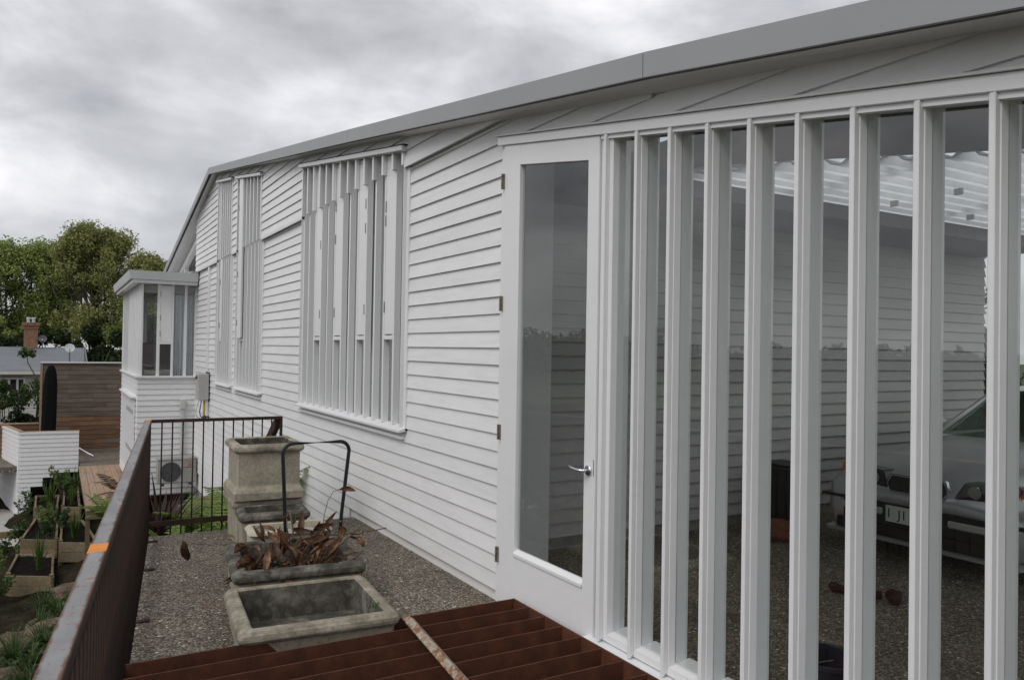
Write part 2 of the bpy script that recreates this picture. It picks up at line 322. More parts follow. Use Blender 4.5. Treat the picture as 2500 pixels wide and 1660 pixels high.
M['plate'] = simple('plate_white', [(0.3, (0.60, 0.60, 0.57)), (0.7, (0.66, 0.66, 0.63))], 5, 0.5)
M['ink'] = simple('black_ink', [(0.3, (0.01, 0.01, 0.012)), (0.7, (0.014, 0.014, 0.016))], 5, 0.6)
M['red_ink'] = simple('red_logo', [(0.3, (0.42, 0.03, 0.03)), (0.7, (0.5, 0.045, 0.04))], 5, 0.6)
M['bucket'] = simple('navy_plastic', [(0.3, (0.008, 0.011, 0.018)), (0.7, (0.014, 0.018, 0.028))], 5, 0.4)
M['rope'] = simple('dirty_red_rope', [(0.3, (0.018, 0.011, 0.010)), (0.7, (0.06, 0.022, 0.018))], 40, 0.95, bmp=1.0, bdist=0.01)
M['terracotta'] = simple('terracotta', [(0.3, (0.15, 0.05, 0.03)), (0.7, (0.24, 0.085, 0.05))], 6, 0.8)
def canopy_mat():
    m, nt, b, o = new_mat('translucent_sheet'); N = nt.nodes
    f = tex_noise(nt, 2.2, 6, 0.65); c = ramp(nt, f, [(0.3, (0.62, 0.64, 0.65)), (0.65, (0.86, 0.87, 0.88))])
    t = N.new('ShaderNodeBsdfTranslucent'); nt.links.new(c, t.inputs[0]); nt.links.new(c, b.inputs['Base Color'])
    b.inputs['Roughness'].default_value = 0.3
    mx = N.new('ShaderNodeMixShader'); mx.inputs[0].default_value = 0.75
    nt.links.new(b.outputs[0], mx.inputs[1]); nt.links.new(t.outputs[0], mx.inputs[2]); nt.links.new(mx.outputs[0], o.inputs[0])
    return m
M['canopy'] = canopy_mat()

# ------------------------------------------------------------------ mesh helpers
WM = {}                                        # world matrix of every object made here
class MB:
    def __init__(s): s.v = []; s.f = []
    def add(s, vs, fs):
        n = len(s.v); s.v += [tuple(p) for p in vs]; s.f += [tuple(i + n for i in q) for q in fs]; return s
    def hexa(s, p):                            # p[0..3] bottom ring, p[4..7] top ring
        return s.add(p, [(3, 2, 1, 0), (4, 5, 6, 7), (0, 1, 5, 4), (1, 2, 6, 5), (2, 3, 7, 6), (3, 0, 4, 7)])
    def box(s, x0, x1, y0, y1, z0, z1):
        return s.hexa([(x0, y0, z0), (x1, y0, z0), (x1, y1, z0), (x0, y1, z0), (x0, y0, z1), (x1, y0, z1), (x1, y1, z1), (x0, y1, z1)])
    def prism(s, poly, vec):
        n = len(poly); vec = Vector(vec)
        vs = [Vector(p) for p in poly] + [Vector(p) + vec for p in poly]
        return s.add(vs, [tuple(range(n - 1, -1, -1)), tuple(range(n, 2 * n))] + [(i, (i + 1) % n, n + (i + 1) % n, n + i) for i in range(n)])
    def tube(s, pts, r, n=8, cap=True):
        pts = [Vector(p) for p in pts]; k = len(pts)
        rs = r if isinstance(r, (list, tuple)) else [r] * k
        base = len(s.v); ref = None
        for i, p in enumerate(pts):
            t = (pts[min(i + 1, k - 1)] - pts[max(i - 1, 0)]).normalized()
            if ref is None:
                ref = Vector((0, 0, 1)) if abs(t.z) < 0.9 else Vector((1, 0, 0))
            a = t.cross(ref)
            if a.length < 1e-6: a = t.cross(Vector((0, 1, 0.3)))
            a.normalize(); b = t.cross(a); ref = a.cross(t) if False else ref
            for j in range(n):
                q = 2 * math.pi * j / n
                s.v.append(tuple(p + (a * math.cos(q) + b * math.sin(q)) * rs[i]))
        for i in range(k - 1):
            for j in range(n):
                s.f.append((base + i * n + j, base + i * n + (j + 1) % n, base + (i + 1) * n + (j + 1) % n, base + (i + 1) * n + j))
        if cap:
            s.f.append(tuple(base + j for j in range(n - 1, -1, -1))); s.f.append(tuple(base + (k - 1) * n + j for j in range(n)))
        return s
    def grid(s, P):                            # P[i][j]
        n, m = len(P), len(P[0]); base = len(s.v)
        for row in P: s.v += [tuple(p) for p in row]
        for i in range(n - 1):
            for j in range(m - 1):
                s.f.append((base + i * m + j, base + i * m + j + 1, base + (i + 1) * m + j + 1, base + (i + 1) * m + j))
        return s
    def mesh(s, name, mat, smooth=False):
        me = bpy.data.meshes.new(name); me.from_pydata(s.v, [], s.f)
        bm = bmesh.new(); bm.from_mesh(me); bmesh.ops.recalc_face_normals(bm, faces=bm.faces); bm.to_mesh(me); bm.free()
        if mat is not None: me.materials.append(mat)
        if smooth: me.polygons.foreach_set('use_smooth', [True] * len(me.polygons))
        me.update(); return me
def link(o, parent=None, matrix=None):
    COL.objects.link(o)
    mb = matrix if matrix is not None else Matrix()
    o.matrix_basis = mb
    if parent is not None:
        o.parent = parent; WM[o.name] = WM[parent.name] @ mb
    else: WM[o.name] = mb.copy()
    return o
def tag(o, label=None, cat=None, group=None, kind=None):
    if label: o['label'] = label
    if cat: o['category'] = cat
    if group: o['group'] = group
    if kind: o['kind'] = kind
    return o
def thing(name, label, cat, loc=(0, 0, 0), rz=0.0, group=None):
    o = bpy.data.objects.new(name, None); o.empty_display_size = 0.1
    link(o, None, Matrix.Translation(loc) @ Matrix.Rotation(rz, 4, 'Z'))
    return tag(o, label, cat, group)
def part(name, mb, mat, parent=None, bev=0.0, smooth=False, world=True, seg=1, label=None):
    """mesh part; with world=True its vertices are given in world space"""
    if world and parent is not None:
        inv = WM[parent.name].inverted()
        mb.v = [tuple(inv @ Vector(p)) for p in mb.v]
    me = mb.mesh(name, mat, smooth); o = bpy.data.objects.new(name, me); link(o, parent)
    if bev:
        md = o.modifiers.new('bevel', 'BEVEL'); md.width = bev; md.segments = seg; md.limit_method = 'ANGLE'; md.angle_limit = R(40)
    if label: o['label'] = label
    return o
def inst(name, me, parent, matrix):            # another object on shared mesh data; matrix local to parent
    return link(bpy.data.objects.new(name, me), parent, matrix)
def solo(name, mb, mat, label, cat, base, **kw):
    """a thing that is one mesh: origin moved to base"""
    group = kw.pop('group', None); kind = kw.pop('kind', None)
    b = Vector(base); mb.v = [tuple(Vector(p) - b) for p in mb.v]
    me = mb.mesh(name, mat, kw.get('smooth', False)); o = bpy.data.objects.new(name, me); link(o, None, Matrix.Translation(b))
    if kw.get('bev'):
        md = o.modifiers.new('bevel', 'BEVEL'); md.width = kw['bev']; md.segments = kw.get('seg', 1); md.limit_method = 'ANGLE'; md.angle_limit = R(40)
    return tag(o, label, cat, group, kind)
def struct(name, mb, mat, smooth=False):
    me = mb.mesh(name, mat, smooth); o = bpy.data.objects.new(name, me); link(o); o['kind'] = 'structure'; return o
def text_mb(txt, size):
    cu = bpy.data.curves.new('t', 'FONT'); cu.body = txt; cu.size = size; cu.extrude = size * 0.01; cu.resolution_u = 2
    cu.align_x = 'CENTER'; cu.align_y = 'CENTER'
    o = bpy.data.objects.new('t', cu); COL.objects.link(o)
    dg = bpy.context.evaluated_depsgraph_get(); me = bpy.data.meshes.new_from_object(o.evaluated_get(dg))
    mb = MB(); mb.v = [tuple(v.co) for v in me.vertices]; mb.f = [tuple(p.vertices) for p in me.polygons]
    bpy.data.objects.remove(o); bpy.data.curves.remove(cu); bpy.data.meshes.remove(me); return mb
def xf(mb, m): mb.v = [tuple(m @ Vector(p)) for p in mb.v]; return mb

def leaves_mesh(name, mat, centers, radii, counts, size, seed, flat=0.0, aspect=2.0, shell=0.55):
    """many leaf-sized quads spread through clumps"""
    rg = np.random.default_rng(seed); Vs = []
    for c, r, n in zip(centers, radii, counts):
        d = rg.normal(size=(n, 3)); d /= np.linalg.norm(d, axis=1)[:, None]
        rad = rg.uniform(shell ** 3, 1.0, n) ** (1 / 3.0)
        rr = np.array(r if isinstance(r, (tuple, list)) else (r, r, r))
        p = np.array(c) + d * rad[:, None] * rr
        nrm = rg.normal(size=(n, 3)) + d * 0.6; nrm[:, 2] += flat; nrm /= np.linalg.norm(nrm, axis=1)[:, None]
        a = np.cross(nrm, rg.normal(size=(n, 3))); a /= np.linalg.norm(a, axis=1)[:, None]; b = np.cross(nrm, a)
        s = size * rg.uniform(0.6, 1.35, n)[:, None]
        Vs.append(np.stack([p - a * s, p + b * s / aspect - a * s * 0.1, p + a * s, p - b * s / aspect - a * s * 0.1], 1))
    V = np.concatenate(Vs).reshape(-1, 3); n = len(V) // 4
    me = bpy.data.meshes.new(name); me.vertices.add(len(V)); me.vertices.foreach_set('co', V.astype(np.float32).ravel())
    me.loops.add(4 * n); me.loops.foreach_set('vertex_index', np.arange(4 * n, dtype=np.int32))
    me.polygons.add(n); me.polygons.foreach_set('loop_start', np.arange(0, 4 * n, 4, dtype=np.int32))
    me.update(calc_edges=True); me.materials.append(mat); return me
def mesh_part(name, me, parent): return link(bpy.data.objects.new(name, me), parent)

# ================================================================== GROUND
TERR = 0.05
def rail_x(y): return 0.743 - 0.1235 * (7.65 - y)      # the railing runs a little askew to the facade
CTRL = [(-0.4, 13, -2.72), (-0.4, 10.5, -2.25), (-0.3, 15, -3.12), (0.15, 15.2, -2.95), (-0.5, 16.5, -3.3), (0.1, 16.6, -3.15), (-1.0, 14, -3.1), (-1.5, 9, -2.7), (0.1, 6, -1.5), (-1.2, 5, -2.0), (-0.8, 17.6, -3.25), (0.1, 17.4, -3.15), (-0.6, 19.5, -3.2),
        (0.5, 14, -2.3), (0.7, 18, -2.75), (0.6, 10.5, -1.3), (1.5, 9.0, -0.42), (2.2, 12, -0.9), (2.2, 16.5, -1.17), (1.6, 14, -1.2), (1.2, 17.5, -1.5),
        (-1, 22, -3.15), (-3, 18, -3.3), (-3, 25, -3.1), (-5, 12, -3.4), (-1.6, 24.8, -3.05), (0.7, 21, -2.6), (0.5, 24, -2.4), (1.6, 22, -1.75), (1.5, 25.5, -1.75),
        (0, 31, -2.2), (-3, 32, -2.4), (3, 31, -1.8), (-3, 40, -2.3), (3, 44, -2.2), (-8, 30, -3.2), (-10, 45, -2.5), (0.3, 3, -1.2), (-0.2, 1, -1.4), (-2.5, 2, -2.4)]
CT = np.array(CTRL)
def ground_z(x, y):
    d = (CT[:, 0] - x) ** 2 + (CT[:, 1] - y) ** 2 + 0.05
    w = d ** -1.6
    return float((w * CT[:, 2]).sum() / w.sum())
def build_ground():
    mb = MB(); P = []
    for i in range(0, 73):
        y = -6 + i * 0.8; row = []
        for j in range(0, 56):
            x = -30 + j * 0.6 if j > 0 else -32
            row.append((x, y, ground_z(x, y) + 0.05 * math.sin(x * 3.1 + y * 1.7) + 0.03 * math.sin(x * 7 - y * 5)))
        P.append(row)
    mb.grid(P); struct('garden_ground', mb, M['earth'], True)
    m2 = MB(); P = [[(x, y, -4.2) for x in np.linspace(-900, 900, 13)] for y in np.linspace(-900, 900, 13)]
    m2.grid(P); struct('grass_field', m2, M['grassland'])
    t = MB(); xl = lambda y: rail_x(y) - 0.06
    t.hexa([(xl(-3), -3, -0.2), (2.70, -3, -0.2), (2.70, 7.66, -0.2), (xl(7.66), 7.66, -0.2),
            (xl(-3), -3, TERR), (2.70, -3, TERR), (2.70, 7.66, TERR), (xl(7.66), 7.66, TERR)])
    struct('terrace', t, M['aggregate'])
    w = MB()
    w.hexa([(xl(-3) + 0.05, -3, -3.2), (2.6, -3, -3.2), (2.6, 7.6, -3.2), (xl(7.6) + 0.05, 7.6, -3.2),
            (xl(-3) + 0.05, -3, -0.204), (2.6, -3, -0.204), (2.6, 7.6, -0.204), (xl(7.6) + 0.05, 7.6, -0.204)])
    solo('retaining_wall', w, M['foundation'], 'concrete retaining wall holding up the gravel terrace', 'wall', (1, 2, -3.2))
build_ground()

# ================================================================== HOUSE
XF = 2.64                                       # facade plane
def soff(y): return 2.622 + 0.1559 * y if y <= 15.66 else 5.063 - 0.2 * (y - 15.66)
PITCH = 0.118
house = thing('house', 'long white weatherboard house with a low gable roof and slatted windows', 'house', (2.64, 9.0, -1.3))
H_ = WM[house.name]
# openings: (ya, yb, sill, head intercept, head slope)
OPEN = [(0.0, 4.60, -9, 2.42, 0.166), (6.33, 9.60, 1.05, 2.545, 0.149), (11.86, 13.66, 1.05, 2.475, 0.154), (14.12, 15.52, 1.05, 2.655, 0.141)]
def free(z):
    """stretches of facade with boards at height z"""
    ys = max(-1.0, (z - 2.66) / 0.1559); ye = 18.2
    if z > 4.555: ye = 15.66 + (5.063 - z) / 0.2
    if z < 0.13: ys = 7.75
    iv = [(ys, ye)] if ye - ys > 0.03 else []
    for ya, yb, s, c, m in OPEN:
        if z < s: continue
        lo = max(ya, (z - c) / m)
        if lo >= yb: continue
        nx = []
        for a, b in iv:
            if yb <= a or lo >= b: nx.append((a, b)); continue
            if lo > a + 0.02: nx.append((a, lo))
            if yb < b - 0.02: nx.append((yb, b))
        iv = nx
    return iv
def board(x, z0, z1, i0, i1, side=-1):
    """bevel-back board along Y in plane x, proud towards -X"""
    (a0, b0), (a1, b1) = i0, i1
    mb = MB(); tb, tt = 0.024, 0.007; x += random.uniform(-.0012, .0012)
    return mb.hexa([(x - tb, a0, z0), (x, a0, z0), (x, b0, z0), (x - tb, b0, z0), (x - tt, a1, z1), (x, a1, z1), (x, b1, z1), (x - tt, b1, z1)])
def facade_boards():
    courses = [(0.135 + PITCH * k, 0.135 + PITCH * (k + 1), XF) for k in range(-9, 27)] + [(3.321, 3.372, XF)]
    courses += [(3.37 + PITCH * k, 3.37 + PITCH * (k + 1), XF - 0.042) for k in range(0, 15)]
    for z0, z1, x in courses:
        A, B = free(z0 + 0.002), free(z1 - 0.002)
        if len(A) != len(B):
            A = B = free((z0 + z1) / 2)
        for i0, i1 in zip(A, B):
            part('weatherboard', board(x, z0, z1 + 0.004, i0, i1), M['board'], house)
    # soffit underside of the flared upper skin
    for ya, yb in ((4.50, 6.33), (9.60, 11.86), (13.66, 14.12), (15.52, 18.2)):
        part('flare_strip', MB().hexa([(XF - 0.066, ya, 3.345), (XF - 0.001, ya, 3.362), (XF - 0.001, yb, 3.362), (XF - 0.066, yb, 3.345),
             (XF - 0.066, ya, 3.369), (XF - 0.001, ya, 3.369), (XF - 0.001, yb, 3.369), (XF - 0.066, yb, 3.369)]), M['board'], house)
facade_boards()
def house_shell():
    # lining behind the boards, with holes left for the windows
    mb = MB()
    for a, b in ((4.62, 6.33), (9.60, 11.86), (13.66, 14.12), (15.52, 18.2)):
        mb.prism([(2.645, a, -1.3), (2.645, b, -1.3), (2.645, b, soff(b) + 0.03)] + ([(2.645, 15.66, 5.08)] if a < 15.66 < b else []) + [(2.645, a, soff(a) + 0.03)], (0.14, 0, 0))
    for ya, yb, s, c, m in OPEN[1:]:
        mb.box(2.645, 2.785, ya, yb, -1.3, 1.05)
        mb.prism([(2.645, ya, c + m * ya), (2.645, yb, c + m * yb), (2.645, yb, soff(yb) + 0.03), (2.645, ya, soff(ya) + 0.03)], (0.14, 0, 0))
    mb.prism([(2.645, -1, 2.42 - 0.166), (2.645, 4.62, 2.42 + 0.166 * 4.62), (2.645, 4.62, soff(4.62) + 0.03), (2.645, -1, soff(-1) + 0.03)], (0.10, 0, 0))
    part('wall_lining', mb, M['soffit'], house)
    # concrete base strips
    part('foundation', MB().box(2.655, 2.70, 4.62, 6.25, -0.19, 0.14), M['foundation'], house)
    part('foundation', MB().box(2.648, 2.70, 6.256, 7.72, -0.19, 0.14), M['pipe_grey'], house)
    part('foundation', MB().box(2.66, 2.75, 7.75, 18.2, -1.7, -0.93), M['foundation'], house)
    # corner boards beside openings
    for a, b, z0, z1 in ((4.596, 4.635, 0.07, 3.17), (6.27, 6.33, 1.05, 3.345), (9.60, 9.64, 1.05, 3.345), (11.81, 11.86, 1.05, 3.345), (13.66, 13.70, 1.05, 3.345), (14.07, 14.12, 1.05, 3.345), (15.52, 15.57, 1.05, 3.345)):
        part('trim_board', MB().box(2.606, 2.64, a, b, z0, z1), M['trim'], house, 0.003)
    part('trim_board', MB().box(2.585, 2.64, 16.45, 16.60, 1.3, 4.75), M['trim'], house, 0.003)
    part('trim_board', MB().box(2.60, 2.66, 18.2, 18.26, -1.3, 4.5), M['trim'], house, 0.003)
    # roof: fascia in lengths, soffit, sheet
    T = 0.122
    NODE = [(-1, 2.425), (1.2, 2.796), (2.9, 3.092), (7.4, 3.782), (15.66, 5.017), (23.4, 3.470)]
    def fz(y):
        for (a, za), (b, zb) in zip(NODE[:-1], NODE[1:]):
            if a <= y <= b: return za + (zb - za) * (y - a) / (b - a)
    cuts = [-1.0, 2.92, 7.40, 12.1, 15.66, 23.4]
    ys = sorted(set([n[0] for n in NODE] + cuts))
    for a, b in zip(cuts[:-1], cuts[1:]):
        yy = [y for y in ys if a <= y <= b]; e = 0.003
        yy[0] += e; yy[-1] -= e
        part('fascia', MB().prism([(2.411, y, fz(y)) for y in yy] + [(2.411, y, fz(y) + T) for y in reversed(yy)], (0.02, 0, 0)), M['fascia'], house)
    def strip(x0, x1, z0a, z0b, th):
        mb = MB()
        for a, b in zip(ys[:-1], ys[1:]):
            mb.hexa([(x0, a, z0a(a)), (x1, a, z0b(a)), (x1, b, z0b(b)), (x0, b, z0a(b)), (x0, a, z0a(a) + th), (x1, a, z0b(a) + th), (x1, b, z0b(b) + th), (x0, b, z0a(b) + th)])
        return mb
    part('shadow_gap', strip(2.432, 2.468, lambda y: fz(y) + .010, lambda y: fz(y) + .010, .04), M['dark_gap'], house)  # dark strip put in as the shadow line between fascia and soffit
    part('soffit', strip(2.470, 2.64, lambda y: fz(y) + .006, lambda y: soff(y), .02), M['soffit'], house)
    part('soffit', strip(2.64, 3.0, lambda y: soff(y), lambda y: soff(y), .02), M['soffit'], house)
    part('roof', strip(2.436, 2.64, lambda y: fz(y) + .052, lambda y: soff(y) + .03, .055), M['roof'], house)
    part('roof', strip(2.64, 3.0, lambda y: soff(y) + .03, lambda y: soff(y) + .03, .055), M['roof'], house)
    def sl(x0, x1, pts, th, dz): 
        lo = [(x0, y, soff(y) + dz) for y in pts]; hi = [(x0, y, soff(y) + dz + th) for y in reversed(pts)]
        return MB().prism(lo + hi, (x1 - x0, 0, 0))
    part('roof', sl(3.0, 12.0, [5.35, 15.66, 23.4], 0.09, 0.0), M['roof'], house)
    z4 = 3.165
    part('roof', MB().prism([(3.62, -2.6, z4), (9.5, -2.6, z4), (9.5, -1.49, z4), (4.32, 4.05, z4), (4.0, 4.55, z4), (14, 4.55, z4), (14, 5.34, z4), (3.62, 5.34, z4)], (0, 0, 0.08)), M['ceiling'], house)
    part('shade_box', MB().box(3.4, 9.9, 4.62, 5.49, 3.02, 3.40), M['ac_dark'], house)  # dark box added to shade the top of the inner boards
    part('ceiling_edge', MB().prism([(3.601, -1, soff(-1) + .02), (3.601, 3.4, soff(3.4) + .02), (3.601, 3.4, 3.26), (3.601, -1, 3.26)], (.018, 0, 0)), M['ceiling'], house)
    part('roof', MB().hexa([(3.0, -1, soff(-1)), (3.6, -1, soff(-1)), (3.6, 5.34, soff(5.34)), (3.0, 5.34, soff(5.34)), (3.0, -1, soff(-1) + .09), (3.6, -1, soff(-1) + .09), (3.6, 5.34, soff(5.34) + .09), (3.0, 5.34, soff(5.34) + .09)]), M['ceiling'], house)
house_shell()

def slat_window(ya, yb, c, m, nbay, shutters, label, z_sh=1.90, proud=0.0):
    """a tall window behind vertical fins; head follows the roof pitch"""
    hd = lambda y: c + m * y
    wn = thing('window', None, None, (2.64, ya, 1.05)); wn.parent = house
    wn.matrix_basis = H_.inverted() @ WM[wn.name]; wn['label'] = label
    gx = 2.668
    part('pane', MB().prism([(gx, ya, 1.07), (gx, yb, 1.07), (gx, yb, hd(yb)), (gx, ya, hd(ya))], (0.006, 0, 0)), M['glass'], wn)
    part('blind', MB().prism([(2.735, ya, 1.07), (2.735, yb, 1.07), (2.735, yb, hd(yb)), (2.735, ya, hd(ya))], (0.01, 0, 0)), M['blind'], wn)
    w = 0.036; step = (yb - ya) / nbay
    for i in range(nbay + 1):
        y = ya + step * i; y0 = min(max(y - w / 2, ya), yb - w); y1 = y0 + w
        x0 = 2.604
        part('fin', MB().prism([(x0, y0, 1.09), (x0, y0, hd(y0)), (x0 + 0.062, y0, hd(y0)), (x0 + 0.062, y0, 1.09)], (0, w, 0)), M['trim'], wn, 0.002)
        part('cap_fin', MB().prism([(x0 - 0.038, y0 - .002, 3.37), (x0 - 0.038, y0 - .002, hd(y0)), (x0 + 0.001, y0 - .002, hd(y0)), (x0 + 0.001, y0 - .002, 3.37)], (0, w + .004, 0)), M['trim'], wn, 0.002)
    for i in shutters:
        a, b = ya + step * i + w / 2 + .004, ya + step * (i + 1) - w / 2 - .004
        x = 2.607 - proud
        if proud: a -= .03; b += .03
        sh = part('shutter', MB().prism([(x, a, z_sh), (x, b, z_sh), (x, b, hd(b) - 0.01), (x, a, hd(a) - 0.01)], (0.03, 0, 0)), M['trim'], wn, 0.002)
        part('shutter_rail', MB().box(2.600, 2.66, a - .003, b + .003, z_sh - 0.05, z_sh - 0.012), M['trim'], wn, 0.002)
        for hz in (2.15, 2.95, hd(a) - 0.45):
            yy = b if i % 2 else a
            part('hinge', MB().tube([(x - .004, yy, hz - .05), (x - .004, yy, hz + .05)], 0.006, 8), M['hinge'], wn)
    part('sill', MB().hexa([(2.545, ya - .06, 1.045), (2.67, ya - .06, 1.06), (2.67, yb + .06, 1.06), (2.545, yb + .06, 1.045),
                            (2.545, ya - .06, 1.07), (2.67, ya - .06, 1.098), (2.67, yb + .06, 1.098), (2.545, yb + .06, 1.07)]), M['trim'], wn, 0.003)
    part('sill_flashing', MB().box(2.585, 2.64, ya - .03, yb + .03, 0.985, 1.012), M['trim'], wn)
    part('head', MB().prism([(2.53, ya - .05, hd(ya - .05)), (2.53, yb + .05, hd(yb + .05)), (2.53, yb + .05, hd(yb + .05) + .045), (2.53, ya - .05, hd(ya - .05) + .045)], (0.13, 0, 0)), M['trim'], wn, 0.003)
    part('head_flashing', MB().prism([(2.542, ya - .07, hd(ya - .07) + .047), (2.542, yb + .05, hd(yb + .05) + .047), (2.542, yb + .05, hd(yb + .05) + .058), (2.542, ya - .07, hd(ya - .07) + .058)], (0.06, 0, 0)), M['dark_gap'], wn)
    for y in (ya - .012, yb):
        part('jamb', MB().prism([(2.575, y, 1.06), (2.575, y, hd(y)), (2.78, y, hd(y)), (2.78, y, 1.06)], (0, 0.012, 0)), M['trim'], wn)
slat_window(6.33, 9.60, 2.545, 0.149, 13, (1, 4, 7, 10), 'widest slatted window, with four white shutters among its fins')
slat_window(11.86, 13.66, 2.475, 0.154, 7, (5,), 'narrow slatted window with one tall white shutter', 1.90, 0.050)
slat_window(14.12, 15.52, 2.655, 0.141, 7, (5,), 'slatted window farthest along the long white wall')

def sub(name, loc, parent, label=None):
    o = thing(name, None, None, loc); o.parent = parent; w = WM[o.name]
    o.matrix_basis = WM[parent.name].inverted() @ w
    if label: o['label'] = label
    return o
def door_and_screen():
    d = sub('door', (2.6, 4.58, 0.1), house, 'tall white glazed door with a silver lever handle')
    xa, xb = 2.588, 2.632
    y0, y1 = 3.50, 4.571                                   # latch side, hinge side
    top = lambda y: 2.395 + 0.166 * y
    ga, gb, gz0 = 3.603, 4.365, 0.46
    gt = lambda y: 2.262 + 0.1655 * y
    part('stile', MB().prism([(xa, gb, 0.10), (xa, y1, 0.10), (xa, y1, top(y1)), (xa, gb, top(gb))], (xb - xa, 0, 0)), M['trim'], d, 0.003)
    part('stile', MB().prism([(xa, y0, 0.10), (xa, ga, 0.10), (xa, ga, top(ga)), (xa, y0, top(y0))], (xb - xa, 0, 0)), M['trim'], d, 0.003)
    part('bottom_rail', MB().box(xa + .001, xb, ga - .001, gb + .001, 0.10, gz0), M['trim'], d, 0.002)
    part('top_rail', MB().prism([(xa + .001, ga - .001, gt(ga)), (xa + .001, gb + .001, gt(gb)), (xa + .001, gb + .001, top(gb)), (xa + .001, ga - .001, top(ga))], (xb - xa - .001, 0, 0)), M['trim'], d, 0.002)
    part('glazing_bead', MB().hexa([(xa - .008, ga, gz0 - .022), (xa + .03, ga, gz0), (xa + .03, gb, gz0), (xa - .008, gb, gz0 - .022), (xa - .008, ga, gz0 - .004), (xa + .03, ga, gz0 + .02), (xa + .03, gb, gz0 + .02), (xa - .008, gb, gz0 - .004)]), M['trim'], d)
    part('pane', MB().prism([(2.612, ga - .004, gz0), (2.612, gb + .004, gz0), (2.612, gb + .004, gt(gb)), (2.612, ga - .004, gt(ga))], (0.006, 0, 0)), M['glass'], d)
    for z in (2.91, 2.085, 1.22, 0.40):
        hg = part('hinge', MB().box(xa - .010, xa + .004, y1 - .012, y1 + .022, z - .05, z + .05), M['hinge'], d)
        mb = MB()
        for k in range(5): mb.tube([(xa - .014, y1 + .004, z - .05 + .0205 * k), (xa - .014, y1 + .004, z - .032 + .0205 * k)], 0.0075, 8)
        part('knuckle', mb, M['hinge'], hg)
    h = part('handle', MB().tube([(xa, 3.553, 1.105), (xa - .012, 3.553, 1.105)], 0.030, 20), M['chrome'], d, 0.003)
    mb = MB().tube([(xa - .012, 3.553, 1.105), (xa - .045, 3.553, 1.105)], 0.011, 12)
    mb.tube([(xa - .045, 3.546, 1.105), (xa - .05, 3.60, 1.105), (xa - .05, 3.645, 1.109), (xa - .047, 3.68, 1.118)], [0.011, 0.010, 0.009, 0.007], 12)
    part('lever', mb, M['chrome'], h, smooth=True)
    part('lock_plate', MB().box(xa - .002, xa + .01, 3.506, 3.511, 1.08, 1.17), M['hinge'], d)
    s = sub('glazed_screen', (2.6, 1.0, 0.1), house, 'row of tall narrow panes between white mullions')
    hd = lambda y: 2.40 + 0.166 * y
    pitch = 0.2555; ym = [3.425 - pitch * k for k in range(0, 17)]
    ylast = ym[-1]
    for i, y in enumerate(ym):
        w = 0.036 if i else 0.07
        ya_, yb_ = (y - w / 2, y + w / 2) if i else (y - w / 2, 3.494)
        part('mullion', MB().prism([(2.602, ya_, 0.20), (2.602, ya_, hd(ya_)), (2.728, ya_, hd(ya_)), (2.728, ya_, 0.20)], (0, yb_ - ya_, 0)), M['trim'], s, 0.003)
        ca = ya_ + (0.003 if i else 0.03)
        part('mullion_cap', MB().prism([(2.572, ca, 0.195), (2.572, ca, hd(ca) - .004), (2.6025, ca, hd(ca) - .004), (2.6025, ca, 0.215)], (0, 0.022, 0)), M['trim'], s, 0.003)
        if i < len(ym) - 1:
            a, b = ym[i + 1] + 0.018, ya_
            part('pane', MB().prism([(2.645, a, 0.255), (2.645, b, 0.255), (2.645, b, hd(b)), (2.645, a, hd(a))], (0.006, 0, 0)), M['glass'], s)
            part('sill_block', MB().hexa([(2.606, a - .001, 0.20), (2.74, a - .001, 0.20), (2.74, b + .001, 0.20), (2.606, b + .001, 0.20),
                                          (2.606, a - .001, 0.238), (2.74, a - .001, 0.262), (2.74, b + .001, 0.262), (2.606, b + .001, 0.238)]), M['trim'], s)
    part('sill', MB().hexa([(2.548, ylast, 0.165), (2.745, ylast, 0.165), (2.745, 3.56, 0.165), (2.548, 3.56, 0.165),
                            (2.548, ylast, 0.186), (2.745, ylast, 0.2025), (2.745, 3.497, 0.2025), (2.548, 3.56, 0.186)]), M['trim'], s, 0.003)
    part('sill_base', MB().box(2.60, 2.745, ylast, 3.494, -0.19, 0.166), M['trim'], s)
    part('head', MB().prism([(2.575, ylast, hd(ylast) - .004), (2.575, 4.65, hd(4.65) - .004), (2.575, 4.65, hd(4.65) + .055), (2.575, ylast, hd(ylast) + .055)], (0.17, 0, 0)), M['trim'], s, 0.003)
    part('head_stop', MB().prism([(2.590, ylast, hd(ylast) - .026), (2.590, 3.49, hd(3.49) - .026), (2.590, 3.49, hd(3.49) - .0045), (2.590, ylast, hd(ylast) - .0045)], (0.03, 0, 0)), M['trim'], s)
    part('head_flashing', MB().prism([(2.56, ylast, hd(ylast) + .056), (2.56, 4.68, hd(4.68) + .056), (2.56, 4.68, hd(4.68) + .066), (2.56, ylast, hd(ylast) + .066)], (0.08, 0, 0)), M['pipe_grey'], s)
    part('jamb', MB().prism([(2.600, 4.579, 0.07), (2.600, 4.60, 0.07), (2.600, 4.60, hd(4.6)), (2.600, 4.579, hd(4.579))], (0.16, 0, 0)), M['trim'], s)
    part('threshold', MB().box(2.592, 2.745, 3.496, 4.577, -0.19, 0.094), M['trim'], s)
door_and_screen()

